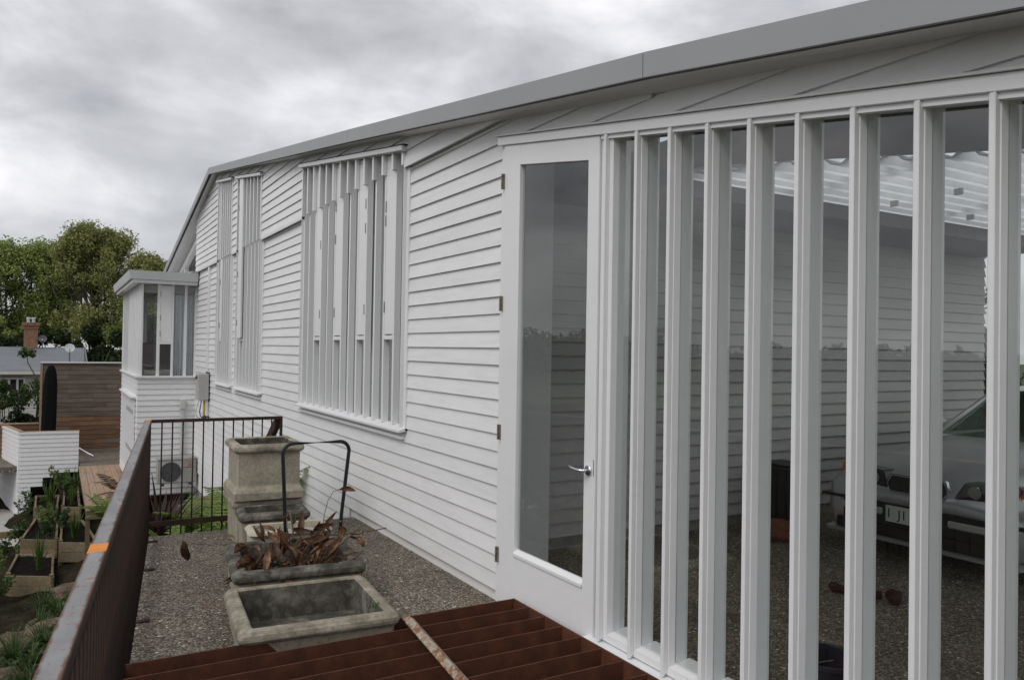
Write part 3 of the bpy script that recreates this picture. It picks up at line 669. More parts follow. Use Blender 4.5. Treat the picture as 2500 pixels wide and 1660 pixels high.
def courtyard():
    """what stands behind the glass: the other wing of the house, its floor and the sheet roof over it"""
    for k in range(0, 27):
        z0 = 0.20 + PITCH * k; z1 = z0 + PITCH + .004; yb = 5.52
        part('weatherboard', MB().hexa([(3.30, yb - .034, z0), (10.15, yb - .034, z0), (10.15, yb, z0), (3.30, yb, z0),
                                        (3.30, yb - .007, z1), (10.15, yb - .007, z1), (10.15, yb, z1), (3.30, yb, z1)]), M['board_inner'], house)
    part('wall_lining', MB().box(2.79, 10.12, 5.521, 5.66, -0.2, 3.4), M['soffit'], house)
    part('wall_end', MB().box(2.72, 3.34, 5.10, 5.497, 0.08, 3.38), M['trim'], house, 0.004)
    part('foundation', MB().box(3.345, 10.12, 5.508, 5.52, 0.0, 0.198), M['foundation'], house)
    f = MB()
    xs, ys = [2.748, 5.1, 7.4, 9.7, 16], [-3.0, 0.4, 2.72, 5.5]
    for i in range(4):
        for j in range(3):
            if i == 3 and j == 2: f.box(xs[i] + .004, xs[i + 1], ys[j] + .004, 12, -0.02, 0.10)
            else: f.box(xs[i] + .004, xs[i + 1] - .004, ys[j] + .004, ys[j + 1] - .004, -0.02, 0.10)
    struct('courtyard_floor', f, M['aggregate'])
    b = MB().box(2.749, 16, -3, 12, -0.2, -0.03); struct('floor_bed', b, M['soil'])
    c = sub('canopy', (6, 3.5, 3.1), house, 'white corrugated translucent sheet roof seen through the panes')
    prof = []; n = 0
    def zs(y): return 3.10 - 0.02 * (y - 4.4)
    rows = []; y = 4.45
    while y > -2.3:
        for dy, dz in ((0.0, 0), (0.05, 0), (0.085, 0.045), (0.135, 0.045), (0.17, 0)):
            yy = y - dy
            x0 = 4.02 + (4.3 - yy) * 0.93 if yy < 4.3 else 4.02
            rows.append([(x0, yy, zs(yy) + dz), ((x0 + 9.9) / 2, yy, zs(yy) + dz), (9.9, yy, zs(yy) + dz)])
        y -= 0.17
    part('sheet', MB().grid(rows), M['canopy'], c)
    for k in range(4):
        for j in range(5):
            yy = 4.1 - 0.55 * j; x = 5.0 + 1.15 * k
            if x > 4.3 + (4.3 - yy) * 0.93: part('bracket', MB().box(x, x + .03, yy - .03, yy + .03, zs(yy) - .05, zs(yy) - .002), M['box_grey'], c)
    for k in range(3):
        x = 5.2 + 1.9 * k; part('purlin', MB().box(x, x + .05, 0.0, 4.45, 3.19, 3.28), M['trim'], c)
courtyard()

def bay_window():
    YB, X0, ZS, ZT = 18.2, 1.48, 1.085, 3.06
    by = sub('bay_window', (2.05, 20.5, -1.45), house, 'projecting bay at the far end with panes, shutter and flat roof')
    YE = 22.9
    # lower walls
    core = MB().box(X0 + .03, 2.64, YB + .03, YE - .03, -1.45, ZS - .05); part('base_wall', core, M['soffit'], by)
    k = 0; z = -1.42
    while z < ZS - 0.06:
        z1 = min(z + PITCH, ZS - .03)
        part('weatherboard', MB().hexa([(X0 - .0, YB - .0 - .006, z), (2.64, YB - .006, z), (2.64, YB + .03, z), (X0, YB + .03, z),
             (X0 + .012, YB + .012, z1 + .004), (2.64, YB + .012, z1 + .004), (2.64, YB + .03, z1 + .004), (X0 + .012, YB + .03, z1 + .004)]), M['board'], by)
        part('weatherboard', MB().hexa([(X0 - .006, YB - .005, z), (X0 + .03, YB - .005, z), (X0 + .03, YE, z), (X0 - .006, YE, z),
             (X0 + .012, YB + .013, z1 + .004), (X0 + .03, YB + .013, z1 + .004), (X0 + .03, YE, z1 + .004), (X0 + .012, YE, z1 + .004)]), M['board'], by)
        z += PITCH
    part('sill', MB().box(X0 - .05, 2.64, YB - .05, YB + .10, ZS - .03, ZS + .015), M['trim'], by, .003)
    part('sill', MB().box(X0 - .05, X0 + .10, YB + .101, YE + .03, ZS - .031, ZS + .014), M['trim'], by, .003)
    # front posts at x from the photograph's rhythm
    px = [(1.51, 1.56), (1.835, 1.895), (2.12, 2.165), (2.375, 2.43), (2.585, 2.64)]
    for a, b in px: part('post', MB().box(a, b, YB + .02, YB + .10, ZS + .015, ZT), M['trim'], by, .003)
    for (a, b), (c, d) in zip(px[:-1], px[1:]):
        part('pane', MB().box(b, c, YB + .07, YB + .076, ZS + .015, ZT), M['glass'], by)
    sh = part('shutter', MB().box(1.897, 2.118, YB + .028, YB + .06, 1.83, ZT - .02), M['trim'], by, .003)
    for hz in (2.0, 2.35, 2.85): part('hinge', MB().tube([(1.897, YB + .022, hz - .06), (1.897, YB + .022, hz + .06)], .008, 6), M['hinge'], sh)
    part('shutter_rail', MB().box(1.88, 2.13, YB + .015, YB + .09, 1.78, 1.825), M['trim'], by, .003)
    # long side: alternate posts and shutters
    n = 12; st = (YE - YB - .1) / n
    for i in range(n + 1):
        y = YB + .10 + st * i
        part('post', MB().box(X0, X0 + .09, y - .03, y + .03, ZS + .015, ZT + .1), M['trim'], by, .003)
        if i < n:
            if i < 7:
                s2 = part('shutter', MB().box(X0 + .022, X0 + .05, y + .032, y + st - .032, ZS + .02, ZT), M['trim'], by)
                for hz in (1.35, 1.8, 2.6): part('hinge', MB().box(X0 + .012, X0 + .03, y + .032, y + .045, hz - .05, hz + .05), M['dark_gap'], s2)
            else: part('pane', MB().box(X0 + .05, X0 + .056, y + .03, y + st - .03, ZS + .015, ZT), M['glass'], by)
    # lower side window with its own hood
    part('hood', MB().box(X0 - .10, X0 + .0, YB + .35, YE - .8, 0.60, 0.64), M['trim'], by, .003)
    for i in range(14):
        y = YB + .4 + .26 * i
        f_ = part('fin', MB().box(X0 - .05, X0 - .006, y, y + .04, -1.1, 0.60), M['trim'], by)
        if i < 7:
            for hz in (-0.55, 0.3): part('hinge', MB().box(X0 - .056, X0 - .045, y + .01, y + .03, hz - .05, hz + .05), M['dark_gap'], f_)
    part('lower_sheet', MB().box(X0 - .02, X0 - .008, YB + .38, YE - .9, -1.1, 0.6), M['trim'], by)
    # back (far) wall with panes
    for a, b in ((1.49, 1.55), (2.0, 2.05), (2.55, 2.64)): part('post', MB().box(a, b, YE - .1, YE, ZS, ZT), M['trim'], by)
    part('pane', MB().box(1.55, 2.55, YE - .06, YE - .054, ZS, ZT), M['glass'], by)
    part('inner_floor', MB().box(X0 + .1, 6, YB + .11, YE - .11, ZS - .045, ZS - .015), M['floorwood'], by)
    part('inner_ceiling', MB().box(X0 + .1, 6, YB + .11, YE - .11, ZT - .18, ZT + .05), M['room'], by)
    part('inner_wall', MB().box(5.9, 6.0, YB, YE, ZS, ZT), M['room'], by)
    part('inner_wall', MB().box(2.80, 6.0, YB - .05, YB + .005, ZS, ZT), M['room'], by)
    # flat roof
    part('bay_roof', MB().hexa([(1.28, YB - .27, 3.13), (2.60, YB - .27, 3.13), (2.60, YE + .3, 3.13), (1.28, YE + .3, 3.13), (1.25, YB - .3, 3.31), (2.60, YB - .3, 3.31), (2.60, YE + .33, 3.31), (1.25, YE + .33, 3.31)]), M['pale_metal'], by)
    part('bay_soffit', MB().box(1.33, 2.60, YB - .22, YE + .25, 3.06, 3.128), M['trim'], by)
    part('roof_flashing', MB().box(2.45, 2.60, YB - .28, YB + .8, 3.312, 3.36), M['fascia'], by)
    # curtains inside
    def curtain(x0, x1, y, nm):
        P = []
        for i in range(40):
            t = i / 39; x = x0 + (x1 - x0) * t
            P.append([(x, y + .035 * math.sin(t * 34) + .02 * math.sin(t * 71), ZS - .01), (x - .02 * math.sin(t * 5), y + .03 * math.sin(t * 34 + .3), ZT - .2)])
        return MB().grid(P)
    solo('curtain', curtain(2.14, 2.41, YB + .17, 0), M['curtain'], 'pale curtain hanging behind the bay front, nearer the shutter', 'curtain', (2.27, YB + .25, ZS), smooth=True, group='pale curtains in the bay')
    solo('curtain', curtain(2.44, 2.68, YB + .17, 0), M['curtain'], 'pale gathered curtain in the bay pane next to the house wall', 'curtain', (2.55, YB + .25, ZS), smooth=True, group='pale curtains in the bay')
    solo('curtain', curtain(1.80, 2.02, YE - .25, 0), M['curtain'], 'pale curtain at the far side of the bay, seen through its first pane', 'curtain', (1.9, YE - .25, ZS), smooth=True, group='pale curtains in the bay')
    cb = thing('cabinet', 'dark red wooden cabinet on thin legs inside the bay', 'cabinet', (1.92, 19.2, ZS - .015))
    part('body', MB().box(1.62, 2.35, 19.05, 19.45, ZS + .12, ZS + .72), M['cabinet'], cb, .006)
    part('cabinet_door', MB().box(1.66, 1.98, 19.03, 19.05, ZS + .16, ZS + .68), M['cabinet'], cb)
    part('cabinet_door', MB().box(1.995, 2.31, 19.03, 19.05, ZS + .16, ZS + .68), M['cabinet'], cb)
    for x in (1.66, 2.30):
        for y in (19.09, 19.41): part('leg', MB().tube([(x, y, ZS - .015), (x, y, ZS + .12)], [.01, .016], 8), M['cabinet'], cb)
    # clerestory above the bay roof
    part('clerestory_pane', MB().prism([(2.95, 18.25, 3.35), (2.95, 22.5, 3.35), (2.95, 22.5, 3.68), (2.95, 18.25, 4.50)], (0.006, 0, 0)), M['glass'], house)
    part('clerestory_beam', MB().prism([(2.70, 18.2, 4.24), (2.70, 22.9, 3.34), (2.70, 22.9, 3.46), (2.70, 18.2, 4.38)], (0.1, 0, 0)), M['trim'], house)
    part('clerestory_post', MB().box(2.72, 2.82, 21.0, 21.12, 3.31, 3.72), M['trim'], house)
    part('clerestory_sill', MB().box(2.62, 2.95, 18.22, 22.9, 3.31, 3.40), M['trim'], house)
    part('wall_lining', MB().box(3.2, 3.25, 18.3, 23, 3.2, 3.9), M['dark_gap'], house)
bay_window()

# ================================================================== RAILING, GRATE
def railing():
    r = thing('steel_railing', 'rusty steel railing of thin upright bars along the terrace edge, its top rail marked orange', 'railing', (0.5, 6.0, TERR))
    ZT = 1.098; Y1 = 7.65; Y0 = -0.9
    d = Vector((0.1235, 1, 0)).normalized(); nrm = Vector((d.y, -d.x, 0))
    def P(y, off, z): q = Vector((rail_x(y), y, 0)) + nrm * off; return (q.x, q.y, z)
    # flat top rail, inner edge on the line
    part('top_rail', MB().hexa([P(Y0, -.053, ZT - .012), P(Y0, 0, ZT - .012), P(Y1, 0, ZT - .012), P(Y1 - .004, -.053, ZT - .012),
                                P(Y0, -.053, ZT), P(Y0, 0, ZT), P(Y1, 0, ZT), P(Y1 - .004, -.053, ZT)]), M['millscale'], r, .0015)
    part('paint_mark', MB().hexa([P(2.83, -.0535, ZT - .008), P(2.85, .0005, ZT - .008), P(2.965, .0005, ZT - .008), P(2.955, -.0535, ZT - .008),
                                P(2.83, -.0535, ZT + .0006), P(2.85, .0005, ZT + .0006), P(2.965, .0005, ZT + .0006), P(2.955, -.0535, ZT + .0006)]), M['orange'], r)
    part('paint_mark', MB().hexa([P(7.56, -.052, ZT - .008), P(7.56, .0005, ZT - .008), P(7.6515, .0005, ZT - .008), P(7.6515, -.052, ZT - .008),
                                P(7.56, -.052, ZT + .0006), P(7.56, .0005, ZT + .0006), P(7.6515, .0005, ZT + .0006), P(7.6515, -.052, ZT + .0006)]), M['orange'], r)
    part('edge_bar', MB().hexa([P(Y0, -.034, ZT - .046), P(Y0, -.0, ZT - .046), P(Y1, -.0, ZT - .046), P(Y1, -.034, ZT - .046),
                                P(Y0, -.034, ZT - .0125), P(Y0, -.0, ZT - .0125), P(Y1, -.0, ZT - .0125), P(Y1, -.034, ZT - .0125)]), M['rust_dark'], r, .001)
    part('bottom_rail', MB().hexa([P(Y0, -.022, 0.135), P(Y0, -.014, 0.135), P(Y1, -.014, 0.135), P(Y1, -.022, 0.135),
                                P(Y0, -.022, 0.19), P(Y0, -.014, 0.19), P(Y1, -.014, 0.19), P(Y1, -.022, 0.19)]), M['rust_dark'], r)
    hb = ZT - .03 - 0.0
    bar = MB().tube([(0, 0, -.02), (0, 0, hb - TERR)], 0.0068, 8).mesh('baluster', M['rust_dark'], True)
    y = Y0 + .03
    base = WM[r.name].inverted()
    while y < Y1 - .05:
        q = P(y, -.006, 0); inst('baluster', bar, r, base @ Matrix.Translation((q[0], q[1], TERR)) @ Matrix.Rotation(y * 5, 4, 'Z')); y += 0.089
    # short return along the terrace end
    x1 = 1.90
    part('top_rail', MB().box(0.745, x1, Y1 - .018, Y1 + .018, ZT - .03, ZT - .002), M['rust_dark'], r, .001)
    part('bottom_rail', MB().box(0.745, x1, Y1 - .010, Y1 + .000, 0.135, 0.185), M['rust_dark'], r, .001)
    n = 13
    for i in range(1, n):
        x = 0.743 + (x1 - .01 - 0.743) * i / n
        inst('baluster', bar, r, base @ Matrix.Translation((x, Y1 + .006, TERR - .0)))
    part('end_post', MB().box(x1 - .02, x1, Y1 - .02, Y1 + .02, -0.4, ZT - .003), M['rust_dark'], r, .001)
    # handrail of the steps that go down beyond the end post
    part('handrail', MB().hexa([(x1 - .06, Y1 + .03, 0.98), (x1 - .015, Y1 + .03, 0.98), (x1 - .015, 9.2, 0.05), (x1 - .06, 9.2, 0.05), (x1 - .06, Y1 + .03, 1.09), (x1 - .015, Y1 + .03, 1.09), (x1 - .015, 9.2, 0.16), (x1 - .06, 9.2, 0.16)]), M['rust_dark'], r)
    for k in range(12):
        y = Y1 + .12 + .12 * k; q = Matrix.Translation((x1 - .03, y, 0.07 - 0.605 * (y - Y1))); inst('baluster', bar, r, base @ q)
    for yy in (7.44, 6.52, 5.33, 4.0, 2.6):
        q = Vector(P(yy, 0, 0))
        f = part('foot_plate', MB().box(q.x - .03, q.x + .075, yy - .022, yy + .022, TERR - .001, TERR + .011), M['rust_dark'], r, .001)
        part('bolt', MB().tube([(q.x + .045, yy, TERR + .011), (q.x + .045, yy, TERR + .026)], .009, 6), M['cable'], f)
railing()

GZ = 0.20
def grate():
    g = thing('steel_grate', 'red brown rusted steel landing grate of deep parallel plates before the door', 'steel grate', (1.4, 3.3, TERR))
    XL, XR, YF, YN = 0.255, 2.538, 4.262, 0.6
    t = .010
    part('frame_plate', MB().box(XL, XR, YF - t, YF, TERR + .001, GZ), M['rust_red'], g)
    part('frame_plate', MB().box(XR - t, XR, YN, YF - t - .001, TERR + .001, GZ - .001), M['rust_red'], g)
    part('frame_plate', MB().box(XL, XL + t, YN, YF - t - .001, TERR + .001, GZ - .001), M['rust_red'], g)
    bar = MB().box(0, XR - XL - 2 * t - .002, 0, .008, 0, .142).mesh('plate_bar', M['rust_red'])
    inv = WM[g.name].inverted(); y = YF - .187
    while y > YN:
        inst('plate_bar', bar, g, inv @ Matrix.Translation((XL + t + .001, y, GZ - .144))); y -= 0.1855
    s = MB()
    a, b = Vector((1.785, 4.19, GZ + .012)), Vector((1.60, 2.55, GZ + .012))
    u = (b - a).normalized(); p = Vector((-u.y, u.x, 0))
    th = .006; w = .030
    for k in range(1):
        # worn angle bar lying open side down
        A = [a - p * w, a + p * 0.0 + Vector((0, 0, .022)), a + p * w]
        B = [b - p * w, b + p * 0.0 + Vector((0, 0, .022)), b + p * w]
        A[0] -= u * .03; A[1] -= u * .0
        s.hexa([A[0], A[1], B[1], B[0], A[0] + Vector((0, 0, -th)), A[1] + Vector((0, 0, -th)), B[1] + Vector((0, 0, -th)), B[0] + Vector((0, 0, -th))])
        s.hexa([A[1], A[2], B[2], B[1], A[1] + Vector((0, 0, -th)), A[2] + Vector((0, 0, -th)), B[2] + Vector((0, 0, -th)), B[1] + Vector((0, 0, -th))])
    solo('steel_angle', s, M['strip'], 'flaking whitish rusty steel angle lying across the red brown grate', 'steel bar', (1.7, 3.4, GZ))
grate()

# ================================================================== CONCRETE PLANTERS
def rrect(hx, hy, r, n=4):
    pts = []
    for cx, cy, a0 in ((hx - r, hy - r, 0), (-hx + r, hy - r, 90), (-hx + r, -hy + r, 180), (hx - r, -hy + r, 270)):
        for k in range(n + 1):
            a = R(a0 + 90 * k / n); pts.append((cx + r * math.cos(a), cy + r * math.sin(a)))
    return pts
def loft(mb, rings, close_top=False, close_bot=True):
    n = len(rings[0]); base = len(mb.v)
    for rg in rings: mb.v += [tuple(p) for p in rg]
    for i in range(len(rings) - 1):
        for j in range(n):
            mb.f.append((base + i * n + j, base + i * n + (j + 1) % n, base + (i + 1) * n + (j + 1) % n, base + (i + 1) * n + j))
    if close_bot: mb.f.append(tuple(base + j for j in range(n - 1, -1, -1)))
    if close_top: mb.f.append(tuple(base + (len(rings) - 1) * n + j for j in range(n)))
    return mb
def planter(label, cx, cy, hx, hy, z0, z1, rot, mats, rim_h=.075, lip=.055, wall=.085, flare=0.0, depth=None, group='old concrete planters on the terrace', seed=1, rim_mat=None):
    p = thing('concrete_planter', label, 'planter', (cx, cy, z0), R(rot), group)
    h = z1 - z0; rg = random.Random(seed)
    def ring(ex, z, r): return [(x + rg.uniform(-.003, .003), y + rg.uniform(-.003, .003), z + rg.uniform(-.002, .002)) for x, y in rrect(hx + ex, hy + ex, r)]
    body = []
    b = -lip
    if flare: body += [ring(b + flare, 0, .02), ring(b + flare, .06, .02), ring(b + flare * .6, .085, .02), ring(b + flare * .1, .105, .02), ring(b, .12, .015)]
    else: body += [ring(b - .01, 0, .02)]
    body += [ring(b + .0, h - rim_h - .001, .015)]
    part('body', loft(MB(), body), mats[0], p, world=False)
    rim = [ring(b + .002, h - rim_h, .02), ring(-.018, h - rim_h + .004, .04), ring(-.002, h - rim_h + .022, .05), ring(0, h - rim_h * .5, .05), ring(-.004, h - .02, .05), ring(-.022, h - .004, .04), ring(-.04, h, .03), ring(-wall + .01, h, .02), ring(-wall, h - .008, .02)]
    part('rim', loft(MB(), rim, close_bot=False), mats[1], p, world=False)
    dp = depth or h - .04
    inn = [ring(-wall - .0005, h - .006, .02), ring(-wall - .012, h - dp, .02)]
    mb = MB(); n = len(inn[0]); mb.v = [q for r_ in inn for q in r_]
    mb.f = [(j, n + j, n + (j + 1) % n, (j + 1) % n) for j in range(n)] + [tuple(range(n, 2 * n))]
    me = bpy.data.meshes.new('lining'); me.from_pydata(mb.v, [], mb.f); me.materials.append(mats[2]); me.update(); mesh_part('lining', me, p)
    return p
planter('broad empty square planter nearest the rusty grate, lichen inside', 1.325, 4.625, 0.445, 0.43, TERR, 0.262, -5, (M['pot_body'], M['pot'], M['pot_dark']), seed=2, wall=.082, depth=.20, lip=.03)
planter('blackened square planter full of dead brown leaves', 1.475, 5.58, 0.435, 0.455, TERR, 0.31, -6.5, (M['pot_body'], M['pot_dark'], M['pot_dark']), seed=3, wall=.095, depth=.16, lip=.03)
planter('low cream planter with a clean pale inside, by the black tube handle', 1.615, 6.235, 0.32, 0.18, TERR, 0.355, -5, (M['pot_pale'], M['pot_pale'], M['pot_pale']), seed=4, wall=.06, lip=.02, rim_h=.05)
planter('small dark rimmed planter in front of the two stacked pots', 1.585, 6.645, 0.285, 0.20, TERR, 0.42, -5, (M['pot_body'], M['pot_dark'], M['pot_dark']), seed=5, wall=.07, lip=.03)
planter('lower pot of the stack, its dark rim under the tall pot', 1.63, 7.21, 0.305, 0.335, TERR, 0.452, -3, (M['pot_body'], M['pot'], M['pot_dark']), seed=6, lip=.04)
planter('tall square pot set on top of another pot', 1.625, 7.18, 0.297, 0.33, 0.453, 0.925, -3, (M['pot_body'], M['pot'], M['pot_dark']), seed=7, lip=.035, flare=.034, wall=.07, depth=.2)
def soil_fill():
    mb = MB(); P = []
    for i in range(9):
        P.append([(-0.30 + .6 * j / 8, -.32 + .64 * i / 8, random.uniform(-.012, .02)) for j in range(9)])
    xf(mb.grid(P), Matrix.Translation((1.475, 5.58, 0.165)) @ Matrix.Rotation(R(-6.5), 4, 'Z'))
    o = solo('potting_soil', mb, M['soil'], 'dark dry soil in the planter of dead leaves', 'soil', (1.475, 5.58, 0.16)); o['kind'] = 'stuff'
soil_fill()
def trolley():
    p0, p1 = Vector((1.535, 6.02, TERR)), Vector((1.955, 6.02, TERR))
    pts = [(1.552, 6.03, TERR), (1.533, 6.02, 0.45)]
    tl, tr = (1.502, 6.005), (2.022, 6.005); rr = .075; zt = 1.028
    def arc(cx, cz, a0, a1):
        return [(cx + rr * math.cos(R(a0 + (a1 - a0) * k / 8)), 6.005, cz + rr * math.sin(R(a0 + (a1 - a0) * k / 8))) for k in range(9)]
    pts += arc(tl[0] + rr, zt - rr, 180, 90) + arc(tr[0] - rr, zt - rr, 90, 0) + [(1.975, 6.02, 0.45), (1.955, 6.03, TERR)]
    t = thing('trolley_handle', 'black bent tube handle of a trolley standing behind the dead plant', 'trolley handle', (1.75, 6.02, TERR))
    part('tube', MB().tube(pts, 0.0145, 12), M['tube'], t, smooth=True)
    for x in (1.552, 1.955): part('foot', MB().tube([(x, 6.03, TERR), (x, 6.03, TERR + .05)], .016, 10), M['black_plastic'], t)
    part('rivet', MB().tube([(1.962, 6.008, .40), (1.962, 5.999, .40)], .007, 8), M['chrome'], t)
    part('rivet', MB().tube([(1.527, 6.008, .50), (1.527, 5.999, .50)], .007, 8), M['chrome'], t)
trolley()

# ------------------------------------------------------------------ dead leaves and twigs
def curled_leaf(L, W, curl, fold, rg):
    P = []; n = 8
    for i in range(n + 1):
        t = i / n; w = W * math.sin(math.pi * (t ** 0.8)) * (1 - .15 * t) + .0006
        a = curl * (t - .2); x = L * t * math.cos(a * .5); z = L * t * math.sin(a * .5)
        row = []
        for j in range(5):
            s = (j - 2) / 2; row.append((x, s * w, z + fold * abs(s) * w * 1.2 + .004 * math.sin(9 * t + 5 * s + curl * 7)))
        P.append(row)
    return MB().grid(P)
LEAF = [curled_leaf(1, .105 + .03 * (k % 3), [-1.4, -.6, .5, 1.3, 2.0][k % 5], [1.2, .5, 1.8][k % 3], random).mesh('dead_leaf', M['dead_leaf'], True) for k in range(8)]
def wander(a, b, n, jit, rg):
    a, b = Vector(a), Vector(b)
    return [a + (b - a) * (i / n) + Vector((rg.uniform(-jit, jit), rg.uniform(-jit, jit), rg.uniform(-jit, jit))) * (0 if i in (0, n) else 1) for i in range(n + 1)]
def dead_plant():
    rg = random.Random(11)
    t = thing('dead_plant', 'heap of curled brown dead leaves and dry twigs in the blackened planter', 'dead plant', (1.47, 5.5, 0.17))
    inv = WM[t.name].inverted()
    def leaf(p, L, yaw, pitch, roll, k):
        p = (min(max(p[0], 1.06), 1.86), min(max(p[1], 5.19), 5.92), p[2])
        m = inv @ Matrix.Translation(p) @ Euler((R(roll), R(pitch), R(yaw)), 'XYZ').to_matrix().to_4x4() @ Matrix.Scale(L, 4)
        inst('dead_leaf', LEAF[k % 8], t, m)
    # leaves one can pick out, then a scatter between them
    for p, L, yaw, pit, rol, k in [((1.22, 5.18, .24), .20, 60, -35, 20, 0), ((1.12, 5.2, .20), .17, 20, -10, 60, 3), ((1.26, 5.16, .21), .13, -20, 5, 30, 2), ((1.20, 5.2, .30), .19, 65, -50, 10, 1),
            ((1.28, 5.5, .50), .20, -60, 60, 0, 4), ((1.33, 5.45, .52), .22, -40, 75, 30, 5), ((1.36, 5.35, .42), .17, 100, 55, 50, 6), ((1.24, 5.4, .38), .15, 200, 60, 20, 7), ((1.16, 5.55, .40), .16, 120, 40, 10, 2),
            ((1.14, 5.52, .38), .15, 30, 75, 20, 3), ((1.10, 5.34, .33), .13, 200, 20, 30, 0), ((1.14, 5.36, .33), .13, 160, 30, -30, 5), ((1.12, 5.30, .31), .12, 240, 10, 60, 6),
            ((1.45, 5.25, .30), .20, 40, -30, 10, 1), ((1.47, 5.6, .47), .17, 20, 20, 80, 4), ((1.55, 5.65, .40), .19, 70, -60, 10, 7), ((1.62, 5.6, .42), .18, -20, -20, 60, 2), ((1.70, 5.62, .44), .17, 30, -50, 70, 3),
            ((1.42, 5.28, .34), .24, 100, -30, 30, 1), ((1.30, 5.42, .44), .25, -75, 60, 15, 4), ((1.62, 5.26, .33), .22, 35, -35, 40, 6), ((1.72, 5.48, .40), .22, 160, 30, 30, 2), ((1.2, 5.26, .30), .22, 50, -25, 20, 5), ((1.74, 5.55, .42), .16, 120, -40, 20, 0), ((1.82, 5.6, .46), .15, 10, 75, 40, 5), ((1.5, 5.5, .42), .2, 150, 40, 40, 6), ((1.4, 5.7, .44), .16, -90, 20, 50, 1)]:
        leaf(p, L, yaw, pit, rol, k)
    for i in range(70):
        leaf((rg.gauss(1.60, .13), rg.gauss(5.45, .14), rg.uniform(.2, .48)), rg.uniform(.05, .12), rg.uniform(0, 360), rg.uniform(-80, 80), rg.uniform(-90, 90), i)
    for i in range(26):
        leaf((rg.gauss(1.16, .04), rg.gauss(5.42, .08), rg.uniform(.24, .38)), rg.uniform(.07, .15), rg.uniform(90, 270), rg.uniform(0, 80), rg.uniform(-90, 90), i)
    for i in range(62):
        leaf((rg.gauss(1.47, .19), rg.gauss(5.52, .17), .19 + .26 * rg.random() ** 1.4), rg.uniform(.08, .17), rg.uniform(0, 360), rg.uniform(-60, 60), rg.uniform(-90, 90), i)
    tw = [((1.50, 5.55, .17), (1.46, 5.62, .60), .008), ((1.48, 5.5, .17), (1.40, 5.45, .58), .006), ((1.35, 5.6, .3), (1.0, 5.35, .40), .004), ((1.3, 5.5, .36), (1.02, 5.5, .46), .0035),
          ((1.55, 5.35, .22), (1.98, 5.55, .46), .010), ((1.60, 5.4, .18), (1.88, 5.75, .40), .007), ((1.62, 5.3, .20), (1.85, 5.18, .36), .012), ((1.75, 5.7, .38), (2.25, 5.75, .37), .006),
          ((1.5, 5.6, .2), (1.30, 5.75, .46), .004), ((1.44, 5.2, .18), (1.75, 5.6, .42), .005), ((1.52, 5.25, .2), (1.72, 5.45, .38), .005), ((1.35, 5.55, .45), (1.5, 5.3, .36), .003)]
    for k in range(26):
        p = Vector((rg.gauss(1.48, .17), rg.gauss(5.5, .15), .19)); a_ = rg.uniform(0, 6.28)
        tw.append((tuple(p), (p.x + math.cos(a_) * rg.uniform(.05, .28), p.y + math.sin(a_) * rg.uniform(.05, .2), rg.uniform(.26, .50)), rg.uniform(.0018, .0045)))
    for a, b, r_ in tw: part('twig', MB().tube(wander(a, b, 6, .018, rg), [r_ * (1.15 - .5 * i / 6) for i in range(7)], 6), M['twig'], t, smooth=True)
    # thin arching stem that carries one leaf
    st = [(1.74, 5.75, .40), (1.755, 5.75, .52), (1.78, 5.75, .62), (1.82, 5.75, .685), (1.87, 5.75, .70), (1.90, 5.75, .695)]
    part('thin_stem', MB().tube(st, .0028, 6), M['cable'], t, smooth=True)
    leaf((1.89, 5.75, .695), .135, -5, 12, 60, 2)
    # shredded tangle at the middle
    mb = MB()
    for i in range(130):
        p = Vector((rg.gauss(1.58, .075), rg.gauss(5.38, .08), rg.uniform(.19, .40)))
        q = p + Vector((rg.uniform(-.06, .06), rg.uniform(-.06, .06), rg.uniform(-.09, .04)))
        m_ = (p + q) / 2 + Vector((rg.uniform(-.02, .02), rg.uniform(-.02, .02), rg.uniform(0, .03))); s = Vector((rg.uniform(-1, 1), rg.uniform(-1, 1), .2)).normalized() * rg.uniform(.003, .009)
        mb.add([p - s * .3, p + s * .3, m_ + s, q, m_ - s], [(0, 1, 2, 3, 4)])
    o = part('shredded_leaves', mb, M['dead_leaf'], t); o['kind'] = 'stuff'
    # leaf lying on the terrace
    mb = curled_leaf(.20, .04, 1.9, 1.6, rg); xf(mb, Matrix.Translation((0.93, 6.62, TERR + .01)) @ Euler((R(30), R(-35), R(-75))).to_matrix().to_4x4())
    solo('fallen_leaf', mb, M['dead_leaf'], 'single curled brown leaf lying on the bare terrace', 'leaf', (0.94, 6.55, TERR), smooth=True)
    part_b = MB().tube(wander((0.95, 7.3, TERR + .01), (1.28, 7.0, TERR + .015), 8, .012, rg), .003, 5)
    solo('fallen_twig', part_b, M['twig'], 'thin pale twig lying on the terrace by the stacked pots', 'twig', (1.1, 7.15, TERR), smooth=True)
dead_plant()
def pot_weed():
    mb = MB()
    rg = random.Random(3)
    for i in range(12):
        p = Vector((1.60 + rg.uniform(-.03, .03), 4.26 + rg.uniform(-.01, .02), .275)); q = p + Vector((rg.uniform(-.015, .015), rg.uniform(-.01, .01), rg.uniform(.015, .04)))
        s = Vector((rg.uniform(-1, 1), rg.uniform(-1, 1), 0)).normalized() * .005
        mb.add([p, (p + q) / 2 + s, q, (p + q) / 2 - s], [(0, 1, 2, 3)])
    solo('weed_sprig', mb, M['blade'], 'tiny green weed sprouting on the rim of the nearest planter', 'weed', (1.6, 4.26, .275))
pot_weed()

